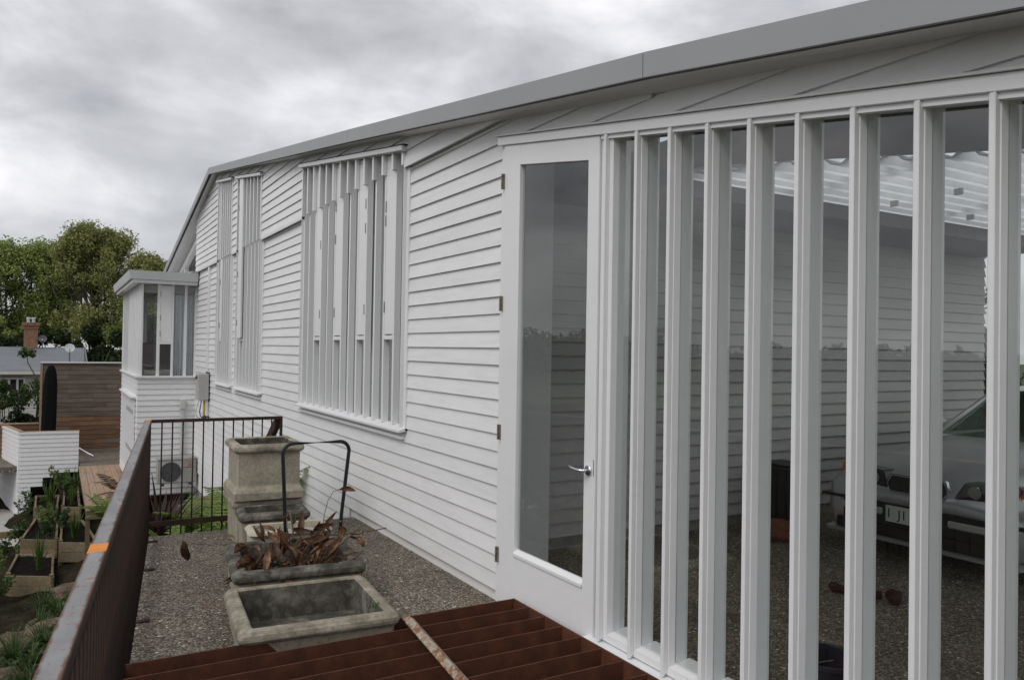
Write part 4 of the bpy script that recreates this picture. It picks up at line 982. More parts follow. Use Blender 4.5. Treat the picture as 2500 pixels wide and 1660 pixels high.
# ================================================================== SERVICES ON THE WALLS
def services():
    a = thing('heat_pump', 'beige outdoor heat pump unit with a round dark fan beside the bay', 'heat pump', (2.22, 17.75, -1.16))
    x0, x1, y0, y1, z0, z1 = 1.85, 2.60, 17.60, 17.90, -1.12, -0.60
    part('casing', MB().box(x0, x1, y0 + .01, y1, z0, z1 - .02), M['ac_body'], a, .008)
    part('top_cover', MB().box(x0 - .006, x1 + .006, y0, y1 + .006, z1 - .045, z1), M['ac_body'], a, .01)
    part('front_panel', MB().box(x0 + .47, x1 - .004, y0, y0 + .012, z0 + .01, z1 - .05), M['ac_body'], a, .004)
    g = part('fan_guard', MB().box(x0 + .03, x0 + .46, y0 + .002, y0 + .012, z0 + .02, z1 - .06), M['box_grey'], a)
    part('fan_recess', MB().tube([(x0 + .245, y0 + .004, (z0 + z1) / 2 - .02), (x0 + .245, y0 - .004, (z0 + z1) / 2 - .02)], .205, 40), M['ac_dark'], g)
    mb = MB()
    for r_ in (.06, .095, .13, .165, .2):
        mb.tube([(x0 + .245 + r_ * math.cos(t * math.pi / 16), y0 - .008, (z0 + z1) / 2 - .02 + r_ * math.sin(t * math.pi / 16)) for t in range(33)], .003, 4, False)
    for t in range(12):
        q = t * math.pi / 6; mb.tube([(x0 + .245, y0 - .008, (z0 + z1) / 2 - .02), (x0 + .245 + .2 * math.cos(q), y0 - .008, (z0 + z1) / 2 - .02 + .2 * math.sin(q))], .003, 4)
    part('fan_wires', mb, M['cable'], g)
    lg = MB()
    for k in range(3):
        c = Vector((x0 + .61 + .02 * (k - 1) * (1 if k != 1 else 0), 0, -.745 + (.018 if k == 1 else -.012)))
        if k == 1: c.x = x0 + .61
        lg.prism([(c.x, y0 - .001, c.z - .022), (c.x + .015, y0 - .001, c.z), (c.x, y0 - .001, c.z + .022), (c.x - .015, y0 - .001, c.z)], (0, -.002, 0))
    part('logo', lg, M['red_ink'], a)
    part('lettering', xf(text_mb('MITSUBISHI ELECTRIC', .03), Matrix.Translation((x0 + .61, y0 - .002, -.80)) @ Matrix.Rotation(R(90), 4, 'X')), M['ink'], a)
    part('lettering', xf(text_mb('MR. SLIM', .022), Matrix.Translation((x0 + .61, y0 - .002, -.685)) @ Matrix.Rotation(R(90), 4, 'X')), M['red_ink'], a)
    for x in (x0 + .1, x1 - .1): part('foot', MB().box(x - .03, x + .03, y0 + .0, y1, z0 - .05, z0 - .001), M['ac_dark'], a)
    c = thing('conduit', 'pale grey plastic conduit running down the bay wall to the heat pump', 'conduit', (2.365, 18.16, -.6))
    part('pipe', MB().box(2.33, 2.405, 18.13, 18.19, -.60, .40), M['pipe_grey'], c, .01)
    part('junction_box', MB().box(2.315, 2.42, 18.11, 18.19, .38, .60), M['pipe_grey'], c, .01)
    b = thing('gas_heater', 'grey enamelled heater box on the white wall near the bay corner', 'water heater', (2.53, 16.5, .69))
    part('case', MB().box(2.425, 2.60, 16.28, 16.72, .69, 1.205), M['box_grey'], b, .01, seg=2)
    part('front_cover', MB().box(2.412, 2.425, 16.29, 16.71, .70, 1.195), M['box_grey'], b, .004)
    part('bracket', MB().box(2.60, 2.616, 16.30, 16.70, .66, 1.24), M['ac_dark'], b)
    part('flue', MB().tube([(2.38, 16.5, 1.13), (2.413, 16.5, 1.13)], .03, 12), M['ac_dark'], b)
    part('gas_pipe', MB().tube([(2.53, 16.36, .69), (2.53, 16.36, .42), (2.54, 16.36, .36), (2.60, 16.36, .34)], .02, 10), M['yellow'], b, smooth=True)
    part('drain_pipe', MB().tube([(2.58, 16.33, .69), (2.585, 16.33, .30)], .022, 10), M['trim'], b)
    part('valve', MB().tube([(2.50, 16.33, .36), (2.62, 16.33, .36)], .026, 10), M['ac_dark'], b)
    part('cable', MB().tube([(2.47, 16.3, .69), (2.455, 16.3, .58), (2.44, 16.3, .46), (2.46, 16.3, .38), (2.50, 16.3, .33)], .011, 8), M['cable'], b, smooth=True)
    part('cable', MB().tube([(2.43, 16.32, .69), (2.39, 16.32, .55), (2.37, 16.32, .45), (2.40, 16.32, .36), (2.46, 16.32, .32)], .005, 6), M['cable'], b, smooth=True)
services()

# ================================================================== GARDEN
def quadbox(mb, pts, z0, z1): return mb.hexa([(x, y, z0) for x, y in pts] + [(x, y, z1) for x, y in pts])
def garden_bed(label, nl, nr, fr, fl, zt):
    nl, nr, fr, fl = [Vector(p) for p in (nl, nr, fr, fl)]
    c = (nl + nr + fr + fl) / 4; t = thing('garden_bed', label, 'garden bed', (c.x, c.y, zt - .45), 0, 'stepped timber garden beds')
    th = .045
    for a, b in ((nl, nr), (nr, fr), (fr, fl), (fl, nl)):
        u = (b - a).normalized(); n = Vector((-u.y, u.x))
        for k in range(2):
            z1 = zt - .205 * k - .002; z0 = z1 - .20; e = u * (.003 * k)
            part('sleeper', quadbox(MB(), [a + e, b - e, b - e + n * th, a + e + n * th], z0, z1), M['sleeper'], t, .004)
    ins = [nl + (c - nl) * .10, nr + (c - nr) * .10, fr + (c - fr) * .06, fl + (c - fl) * .06]
    P = []; rg = random.Random(int(abs(c.x * 1000 + c.y * 77)))
    for i in range(9):
        P.append([(*( (ins[0] * (1 - j / 6) + ins[1] * (j / 6)) * (1 - i / 8) + (ins[3] * (1 - j / 6) + ins[2] * (j / 6)) * (i / 8)), zt - .06 + rg.uniform(-.015, .025)) for j in range(7)])
    part('soil', MB().grid(P), M['soil'], t)
    for p in (nl, nr):
        q = p + (c - p).normalized() * .10; part('corner_post', MB().box(q.x - .04, q.x + .04, q.y - .04, q.y + .04, zt - .7, zt + .03), M['sleeper'], t, .004)
    return t
garden_bed('lowest garden bed, nearest the rocks at the bottom left', (-.79, 18.14), (.03, 17.65), (.04, 19.5), (-.66, 19.95), -2.79)
garden_bed('middle timber bed on the left, between the lowest bed and the white wall', (-.61, 19.98), (.09, 19.58), (.12, 21.95), (-.38, 22.25), -2.50)
garden_bed('small timber bed tucked against the foot of the white garden wall', (-.41, 22.33), (.09, 22.05), (.14, 24.2), (-.42, 24.35), -2.30)
garden_bed('wide timber bed nearest the end of the new boardwalk', (.12, 18.76), (.86, 18.35), (.62, 20.95), (.17, 21.2), -2.38)
garden_bed('timber bed running beside the new boardwalk to the garden wall', (.18, 21.27), (.56, 21.05), (.58, 24.3), (.24, 24.4), -2.10)
def garden_structures():
    w = thing('garden_wall', 'low white weatherboard wall with a timber cap at the left of the garden', 'garden wall', (-.8, 24.9, -3.05))
    C, E, Lf = Vector((-.83, 24.87)), Vector((.575, 24.73)), Vector((-2.6, 32.7))
    zt = -.665
    def run(a, b, x_end=None, sgn=1):
        u = (b - a).normalized(); n = Vector((-u.y, u.x)) * sgn
        k = 0; z1 = zt - .06
        while z1 > -3.05:
            z0 = max(z1 - PITCH, -3.05); bb = b
            if x_end:
                t = x_end(z0); bb = a + (b - a) * t
            o = -n * .022; i_ = n * .0
            part('weatherboard', MB().hexa([(*(a + o), z0), (*(bb + o), z0), (*(bb + n * .012), z0), (*(a + n * .012), z0), (*(a - n * .005), z1 + .004), (*(bb - n * .005), z1 + .004), (*(bb + n * .012), z1 + .004), (*(a + n * .012), z1 + .004)]), M['board'], w)
            z1 -= PITCH
        part('core', MB().hexa([(*(a + n * .013), -1.7), (*(b + n * .013), -1.7), (*(b + n * .10), -1.7), (*(a + n * .10), -1.7), (*(a + n * .013), zt - .06), (*(b + n * .013), zt - .06), (*(b + n * .10), zt - .06), (*(a + n * .10), zt - .06)]), M['fence_warm'], w)
        part('cap', MB().hexa([(*(a - n * .035), zt - .059), (*(b - n * .035), zt - .059), (*(b + n * .0), zt - .059), (*(a + n * .0), zt - .059), (*(a - n * .035), zt), (*(b - n * .035), zt), (*(b), zt), (*(a), zt)]), M['trim'], w)
        part('timber_cap', MB().hexa([(*(a + n * .001), zt - .058), (*(b + n * .001), zt - .058), (*(b + n * .14), zt - .058), (*(a + n * .14), zt - .058), (*(a + n * .001), zt + .012), (*(b + n * .001), zt + .012), (*(b + n * .14), zt + .012), (*(a + n * .14), zt + .012)]), M['deck'], w)
    def xe(z): return 1.0 if z > -1.80 else (.62 if z > -1.98 else (.40 if z > -2.22 else .20))
    run(C, E, xe, 1); run(C, Lf, None, -1)
    f = thing('timber_fence', 'tall fence of weathered horizontal cedar boards with a white cap', 'fence', (1, 27, -1.6))
    rg = random.Random(5)
    z = -1.56; r = 0
    while z < 1.14:
        z1 = min(z + .136, 1.165)
        cuts = [-.36] + sorted(rg.sample([.30, .39, .62, 1.0, 1.35, 1.62], 2)) + [2.75]
        for a, b in zip(cuts[:-1], cuts[1:]):
            warm = z < -.55 and rg.random() < .7
            part('plank', MB().box(a + .001, b - .001, 27 + rg.uniform(-.003, .003), 27.03, z, z1 - .006), M['fence_warm' if warm else 'fence'], f)
        z += .1395; r += 1
    part('backing', MB().box(-.35, 2.74, 27.035, 27.08, -1.6, 1.16), M['dark_gap'], f)
    part('cap', MB().box(-.42, 2.76, 26.95, 27.12, 1.166, 1.205), M['trim'], f)
    part('edge_board', MB().box(-.42, -.362, 26.97, 27.10, -1.6, 1.165), M['deck'], f)
    l = thing('low_timber_wall', 'low timber lined wall with hedge foliage above its top', 'timber wall', (-1.8, 27, -1.6))
    for k in range(7):
        part('plank', MB().box(-3.2, -.43, 27.0, 27.03, -1.60 + .137 * k, -1.60 + .137 * (k + 1) - .005), M['fence_warm'], l)
    part('cap', MB().box(-3.2, -.43, 26.97, 27.10, -.638, -.60), M['deck'], l)
    p = MB(); P = []
    for s, wd, dp in ((-1.6, .19, .06), (-.3, .19, .06), (.55, .175, .058), (.88, .145, .05), (1.04, .10, .045), (1.10, .06, .03), (1.12, .02, .01)):
        cx = -.19 + .02 * (s + 1.6); P.append([(cx + wd * c, 26.35 + dp * d, s) for c, d in ((-1, -.4), (-.5, -1), (.5, -1), (1, -.4), (1, .4), (.5, 1), (-.5, 1), (-1, .4))])
    loft(p, P, True, True); solo('carved_post', p, M['black_post'], 'black round topped timber post standing in front of the cedar fence', 'post', (-.19, 26.35, -1.6), smooth=False)
    pv = MB().box(.6, 2.75, 24.02, 26.99, -1.75, -1.56); struct('yard_paving', pv, M['aggregate'])
    pv = MB().box(-3.2, .55, 25.0, 26.99, -1.75, -1.60); struct('inner_yard', pv, M['aggregate'])
    d = thing('boardwalk', 'boardwalk of new pale decking planks leading to the fence', 'boardwalk', (1, 20.8, -1.7))
    for k in range(7):
        x = .565 + .142 * k; part('deck_plank', MB().box(x + .0165 * 0, x + .136, 17.66, 24.0, -1.575, -1.545), M['deck'], d, .003)
    part('edge_beam', MB().box(.565, 1.55, 17.68, 17.73, -1.74, -1.577), M['sleeper'], d)
    part('edge_beam', MB().box(.575, .62, 17.74, 23.98, -1.74, -1.577), M['sleeper'], d)
    for x in (.60, 1.45): part('post', MB().box(x - .04, x + .04, 17.75, 17.83, -2.9, -1.58), M['sleeper'], d)
    s = thing('garden_steps', 'shallow steps of timber sleepers at the left edge of the garden', 'steps', (-1.6, 21.6, -3.3))
    for y, z in ((22.75, -2.88), (21.6, -3.0), (20.5, -3.14)):
        part('riser', MB().box(-3.4, -.62, y, y + .07, z - .2, z), M['sleeper'], s, .004)
        part('tread', MB().box(-3.4, -.62, y + .072, y + 1.05, z - .16, z - .012), M['pad'], s)
    pd = MB().box(-5, -.66, 23.85, 26, -3.2, -2.895); struct('concrete_pad', pd, M['pad'])
    for a, b, lb in (((.50, 26.2, -1.22), (.90, 25.95, -1.49), 'pale thin batten leaning by the end of the white garden wall'), ((.52, 26.3, -1.27), (.98, 25.9, -1.52), 'longer pale batten lying under the other by the garden wall')):
        solo('batten', MB().tube([a, b], .018, 4), M['trim'], lb, 'batten', b)
garden_structures()

def rock(label, p, sx, sy, sz, seed):
    rg = np.random.default_rng(seed); bm = bmesh.new(); bmesh.ops.create_icosphere(bm, subdivisions=3, radius=1)
    ph = rg.uniform(0, 6, 9)
    for v in bm.verts:
        c = v.co; k = 1 + .16 * math.sin(3 * c.x + ph[0]) * math.cos(2.6 * c.y + ph[1]) + .10 * math.sin(6 * c.z + 4 * c.x + ph[2]) + .06 * math.sin(11 * c.y + 7 * c.x + ph[3])
        c *= k; q = max(abs(c.x), abs(c.y), abs(c.z)); c *= 1 / (0.45 + .55 * q)
        v.co = Vector((c.x * sx, c.y * sy, c.z * sz))
    me = bpy.data.meshes.new('rock'); bm.to_mesh(me); bm.free(); me.materials.append(M['rock'])
    o = bpy.data.objects.new('rock', me); link(o, None, Matrix.Translation(p) @ Matrix.Rotation(ph[4], 4, 'Z')); tag(o, label, 'rock', 'rocks on the planted bank')
for a in (('large reddish rock at the left picture edge, among grass', (-.52, 12.7, -2.50), .36, .26, .24, 1), ('long brown rock lying beside the railing in the bank', (.0, 12.85, -2.34), .36, .18, .17, 2),
          ('smooth grey brown boulder behind the long brown rock', (-.42, 13.7, -2.66), .2, .14, .13, 3), ('small tan rock just below the lowest garden bed', (-.12, 14.6, -2.78), .22, .18, .14, 4),
          ('brown rock at the bottom corner of the bank', (-.42, 10.9, -2.22), .26, .2, .15, 5), ('earthy boulder in front of the heat pump', (2.1, 13.6, -1.05), .45, .9, .28, 6),
          ('flat tan stone in the shade beneath the wide bed', (.3, 16.2, -2.72), .35, .3, .12, 7)): rock(*a)

# ------------------------------------------------------------------ plants
def blade_strip(mb, p, dirv, L, w, droop, rg, n=6):
    p = Vector(p); d = Vector(dirv).normalized(); side = d.cross(Vector((0, 0, 1)))
    if side.length < .01: side = Vector((1, 0, 0))
    side.normalize(); side = (side + Vector((rg.uniform(-.4, .4), rg.uniform(-.4, .4), 0))).normalized()
    pts = []; q = p.copy(); v = d.copy()
    for i in range(n + 1):
        ww = w * (1 - (i / n) ** 2.2) + .0005; pts.append((q - side * ww, q + side * ww)); q = q + v * (L / n); v = (v + Vector((0, 0, -droop / n))).normalized()
    b = len(mb.v)
    for a, c in pts: mb.v += [tuple(a), tuple(c)]
    for i in range(n): mb.f.append((b + 2 * i, b + 2 * i + 1, b + 2 * i + 3, b + 2 * i + 2))
def tuft(name, label, p, n, L, w, spread, droop, mat, seed, cat='grass tuft', group=None):
    rg = random.Random(seed); mb = MB()
    for i in range(n):
        a = rg.uniform(0, 6.28); s = spread * math.sqrt(rg.random())
        blade_strip(mb, (p[0] + rg.uniform(-.04, .04), p[1] + rg.uniform(-.04, .04), p[2]), (math.cos(a) * s, math.sin(a) * s, 1), L * rg.uniform(.55, 1.1), w * rg.uniform(.7, 1.2), droop * rg.uniform(.5, 1.5), rg)
    return solo(name, mb, M[mat], label, cat, p, group=group)
for lb, p, n, L, w in (('iris clump farthest back in the bed beside the boardwalk', (.44, 22.9, -2.14), 42, .75, .014), ('iris clump at the near end of the bed beside the boardwalk', (.40, 21.7, -2.14), 36, .48, .013),
        ('iris clump alone in the wide bed', (.40, 19.3, -2.42), 34, .62, .014), ('iris clump in the small bed under the white wall', (-.08, 22.9, -2.34), 40, .72, .014),
        ('iris clump at the near edge of the small bed', (-.06, 21.6, -2.53), 34, .55, .013), ('iris clump in the lowest bed', (-.22, 18.5, -2.83), 38, .72, .014)):
    tuft('iris_clump', lb, p, n, L, w, .33, .35, 'blade', int(p[1] * 100), 'iris', 'young irises in the garden beds')
BANK = [(-.10, 11.5), (-.22, 10.9), (-.38, 11.3), (.06, 12.1), (-.32, 12.0), (-.5, 10.5), (.16, 13.6), (-.02, 13.5), (-.2, 10.2), (-.62, 10.1), (.24, 14.4), (.06, 14.2), (.25, 13.0), (-.70, 11.4), (-.15, 13.9), (.3, 15.2), (.12, 16.9), (-.12, 16.7)]
BANK_LB = ['grass tuft on the bank just right of the large reddish rock', 'grass tuft between the reddish rock and the bottom corner rock', 'grass tuft leaning over the large reddish rock', 'grass tuft right beside the railing, above the long brown rock', 'grass tuft behind the large reddish rock', 'grass tuft left of the bottom corner rock',
 'grass tuft against the railing, beyond the long brown rock', 'grass tuft next to the small tan rock', 'grass tuft in front of the bottom corner rock, by the railing', 'grass tuft at the very bottom left corner of the bank', 'grass tuft on the bank between the tan rock and the flat stone', 'grass tuft beside the flat tan stone', 'grass tuft hidden half behind the railing near the long brown rock', 'grass tuft at the left picture edge below the garden beds',
 'grass tuft left of the small tan rock', 'grass tuft behind the railing by the flat stone', 'grass tuft at the right foot of the lowest garden bed', 'grass tuft at the middle of the foot of the lowest garden bed']
for i, (x, y) in enumerate(BANK):
    tuft('grass_tuft', BANK_LB[i], (x, y, ground_z(x, y) - .02), 60, .36 + .09 * (i % 3), .010, .85, 1.2, 'bank_blade', 300 + i, 'grass tuft', 'grass tufts on the rocky bank')
def leafy(name, label, p, h, r, n, size, mat, cat, seed, group=None, stems=5):
    rg = random.Random(seed); t = thing(name, label, cat, p, 0, group); mb = MB(); cs = []
    for k in range(stems):
        a = rg.uniform(0, 6.28); s = r * rg.uniform(.3, .95); q = Vector((s * math.cos(a), s * math.sin(a), h * rg.uniform(.65, 1)))
        mb.tube(wander((0, 0, 0), q, 4, r * .08, rg), [.010 * h ** .5, .007, .006, .005, .003], 5)
        cs += [tuple(q * .55), tuple(q * .8), tuple(q)]
    part('stem', mb, M['twig'], t, world=False)
    me = leaves_mesh('foliage', M[mat], cs, [r * .34] * len(cs), [max(3, n // len(cs))] * len(cs), size, seed, shell=.1); mesh_part('foliage', me, t)
    return t
SEED = [('spindly white speckled seedling in front of the garden wall corner', (-.52, 23.6, -2.9), .85, .32), ('tall seedling before the right end of the garden wall', (.16, 23.5, -2.15), .75, .26),
        ('bushy seedling hanging over the left side of the middle bed', (-.66, 21.3, -2.85), .45, .34), ('sprawling seedling beside the timber steps', (-.80, 20.3, -2.95), .40, .36),
        ('leafy seedling in the middle of the middle bed', (-.12, 20.6, -2.53), .55, .30), ('seedling between the middle bed and the wide bed', (.16, 20.2, -2.45), .50, .22),
        ('seedling at the far end of the boardwalk bed', (.30, 22.3, -2.14), .55, .22), ('pale leaved seedling at the left picture edge by the lowest bed', (-.95, 18.7, -3.1), .6, .42), ('low pale seedling at the left end of the lowest bed', (-.92, 17.7, -3.15), .45, .34),
        ('short seedling at the front of the middle bed', (-.10, 19.75, -2.53), .42, .18)]
for i, (lb, p, h, r) in enumerate(SEED): leafy('seedling', lb, p, h, r, 330, .042, ('hedge_leaf', 'light_leaf', 'hedge_leaf')[i % 3], 'seedling', 40 + i, 'seedlings in the garden beds')
def bank_cover():
    rg = np.random.default_rng(4); cs = []
    for k in range(330):
        x, y = rg.uniform(-1.3, .5), rg.uniform(8.2, 14.2); cs.append((x, y, ground_z(x, y) + .02))
    me = leaves_mesh('ground_cover', M['hedge_leaf'], cs, [(.16, .16, .06)] * len(cs), [26] * len(cs), .042, 9, flat=1.2, shell=.1)
    o = bpy.data.objects.new('ground_cover', me); link(o); o['kind'] = 'stuff'; o['label'] = 'low leafy ground cover over the rocky bank'; o['category'] = 'ground cover'
    cs = []
    for k in range(120):
        x, y = rg.uniform(.75, 2.5), rg.uniform(7.9, 11.5); cs.append((x, y, ground_z(x, y) + .03))
    me = leaves_mesh('weeds', M['hedge_leaf'], cs, [(.16, .16, .10)] * len(cs), [26] * len(cs), .03, 19, flat=1.0, shell=.1)
    o = bpy.data.objects.new('weeds', me); link(o); o['kind'] = 'stuff'; o['label'] = 'green weeds below the far edge of the terrace'; o['category'] = 'weeds'
bank_cover()
def fern(label, p, nf, L, seed, mat='fern_leaf', az=(0, 360), lift=(40, 70), cat='fern'):
    rg = random.Random(seed); t = thing('fern', label, cat, p, 0, 'ferns by the terrace')
    for k in range(nf):
        a = R(az[0] + (az[1] - az[0]) * (k + rg.uniform(-.3, .3)) / nf); el = R(rg.uniform(*lift)); ll = L * rg.uniform(.75, 1.1)
        mb = MB(); q = Vector((0, 0, 0)); v = Vector((math.cos(a) * math.cos(el), math.sin(a) * math.cos(el), math.sin(el))); n = 21; pts = [q.copy()]; dirs = [v.copy()]
        for i in range(n):
            q = q + v * ll / n; v = (v + Vector((0, 0, -.055))).normalized(); pts.append(q.copy()); dirs.append(v.copy())
        mb.tube(pts, [.006 * (1 - i / (n + 1)) + .001 for i in range(n + 1)], 4)
        for i in range(3, n):
            s = dirs[i].cross(Vector((0, 0, 1))).normalized(); w = ll * .23 * math.sin(math.pi * min(1, (i / n) ** .75)) + .01
            for sg in (-1, 1):
                tip = pts[i] + s * sg * w + dirs[i] * w * .35 + Vector((0, 0, -w * rg.uniform(.05, .3))); hw = dirs[i] * ll / n * .42
                mid = (pts[i] + tip) / 2 + Vector((0, 0, w * .05))
                mb.add([pts[i] - hw * .8, mid - hw, tip, mid + hw, pts[i] + hw * .8], [(0, 1, 2, 3, 4)])
        part('frond', mb, M[mat], t, world=False)
    return t
fern('big bright green fern behind the bars at the end of the terrace', (1.38, 9.1, -.36), 13, .76, 1, lift=(25, 62))
fern('green fern just left of the stacked pots, behind the bars', (1.88, 9.25, -.36), 11, .72, 2, lift=(25, 62))
fern('fern against the white wall beyond the stacked pots', (2.2, 9.6, -.2), 11, .9, 3)
fern('small fern low behind the bottom rail', (1.0, 8.35, -.35), 9, .45, 5)
fern('feathery green fern drooping over the boardwalk beside the railing', (.60, 11.6, -.55), 10, .46, 6, az=(60, 300), lift=(20, 70))
fern('dried brown fern by the far end of the side railing', (.86, 13.6, -.55), 9, .55, 7, 'dead_leaf', lift=(10, 60))
tuft('cordyline', 'dark red spiky cordyline behind the corner of the railing', (1.0, 9.3, -.42), 52, .78, .022, 1.0, .4, 'red_blade', 77, 'cordyline')
for i, (x, y, lb) in enumerate(((1.0, 8.1, 'grass tuft right at the railing corner'), (1.3, 8.0, 'grass tuft under the bottom rail at mid terrace end'), (1.65, 8.05, 'grass tuft under the bottom rail next to the pots'))):
    tuft('grass_tuft', lb, (x, y, ground_z(x, y) - .03), 40, .5, .010, .7, .8, 'blade', 800 + i, 'grass tuft', 'grass below the terrace end')
for i, (x, y, z, L) in enumerate(((1.05, 11.4, -.8, 1.1), (1.25, 8.15, -.3, .5))):
    solo('timber_offcut', MB().hexa([(x - L / 2, y - .05, z), (x + L / 2, y - .12, z + .03), (x + L / 2, y - .02, z + .03), (x - L / 2, y + .05, z), (x - L / 2, y - .05, z + .09), (x + L / 2, y - .12, z + .12), (x + L / 2, y - .02, z + .12), (x - L / 2, y + .05, z + .09)]), M['deck' if i else 'sleeper'],
         ('long timber offcut lying behind the cordyline', 'short pale timber offcut just past the terrace edge')[i], 'timber', (x, y, z))

def shrub(name, label, c, r, n, size, mat, seed, cat='shrub', group=None):
    gz = ground_z(c[0], c[1]); t = thing(name, label, cat, (c[0], c[1], gz), 0, group); rg = random.Random(seed)
    cs, rs = [], []
    for k in range(16):
        d = Vector((rg.gauss(0, 1), rg.gauss(0, 1), rg.gauss(0, 1))).normalized() * rg.uniform(.35, .85)
        cs.append((c[0] + d.x * r[0], c[1] + d.y * r[1], c[2] + d.z * r[2])); rs.append(min(r) * rg.uniform(.28, .46))
    mb = MB()
    for q in cs[:8]: mb.tube(wander((c[0], c[1], gz - .05), q, 4, .06, rg), [.04, .03, .022, .015, .008], 5)
    part('stem', mb, M['bark'], t)
    me = leaves_mesh('foliage', M[mat], [tuple(Vector(q) - Vector((c[0], c[1], gz))) for q in cs], rs, [n // 16] * 16, size, seed); mesh_part('foliage', me, t)
    return t
shrub('hedge_shrub', 'dense glossy dark green shrub above the low timber wall, left', (-2.4, 29.0, -.35), (.9, .6, .85), 3000, .06, 'hedge_leaf', 1)
shrub('hedge_shrub', 'dark green shrub next to the black post', (-.95, 28.9, -.55), (.9, .6, .75), 3000, .055, 'dark_leaf', 2)
shrub('hedge_shrub', 'brighter green shrub with an upright top in front of the cream house', (-1.35, 30.2, .05), (.75, .5, .7), 2200, .055, 'hedge_leaf', 3)
shrub('hedge_shrub', 'lighter variegated shrub at the left edge under the cream house window', (-2.6, 31, .0), (.7, .5, .7), 1600, .06, 'light_leaf', 4)
shrub('light_shrub', 'bright yellow green shrub showing above the left end of the fence cap', (.35, 30.5, .55), (.75, .5, .75), 1800, .085, 'light_leaf', 5)
shrub('light_shrub', 'small yellow green shrub at the middle of the fence cap', (1.45, 30.2, .5), (.35, .3, .6), 700, .08, 'light_leaf', 8)
shrub('courtyard_shrub', 'green shrub glimpsed past the far end of the courtyard wall', (12.3, 6.9, 1.5), (.9, .8, 1.7), 2600, .07, 'light_leaf', 12)
def sapling():
    t = thing('sapling', 'thin bent sapling with a tuft of leaves in front of the grey roof', 'sapling', (-.55, 29.2, -2.0))
    pts = [(-.55, 29.2, -2.0), (-.5, 29.2, .0), (-.52, 29.2, .55), (-.66, 29.2, .85), (-.80, 29.2, 1.12), (-.83, 29.2, 1.42)]
    part('trunk', MB().tube(pts, [.05, .035, .028, .022, .017, .012], 6), M['twig'], t, smooth=True)
    b = Vector((-.55, 29.2, -2.0))
    me = leaves_mesh('foliage', M['hedge_leaf'], [tuple(Vector(q) - b) for q in ((-.83, 29.2, 1.48), (-.7, 29.2, 1.40), (-.95, 29.2, 1.38), (-.5, 29.2, .25), (-.42, 29.15, -.1), (-.6, 29.2, .45))], [.17, .14, .14, .22, .28, .16], [60, 40, 40, 90, 110, 50], .07, 71, shell=.1); mesh_part('foliage', me, t)
sapling()
for i, (x, y, lb) in enumerate(((.95, 31.4, 'flax clump behind the fence, beside the bright shrub'), (1.55, 31.6, 'broad dark flax clump behind the middle of the fence'), (2.15, 31.4, 'flax clump behind the fence next to the bay'), (2.7, 32, 'flax clump half hidden by the bay'))):
    tuft('flax_clump', lb, (x, y, -.6), 70, 2.3, .035, .85, .9, ('blade', 'dark_leaf')[i % 2], 600 + i, 'flax', 'flax clumps behind the fence')

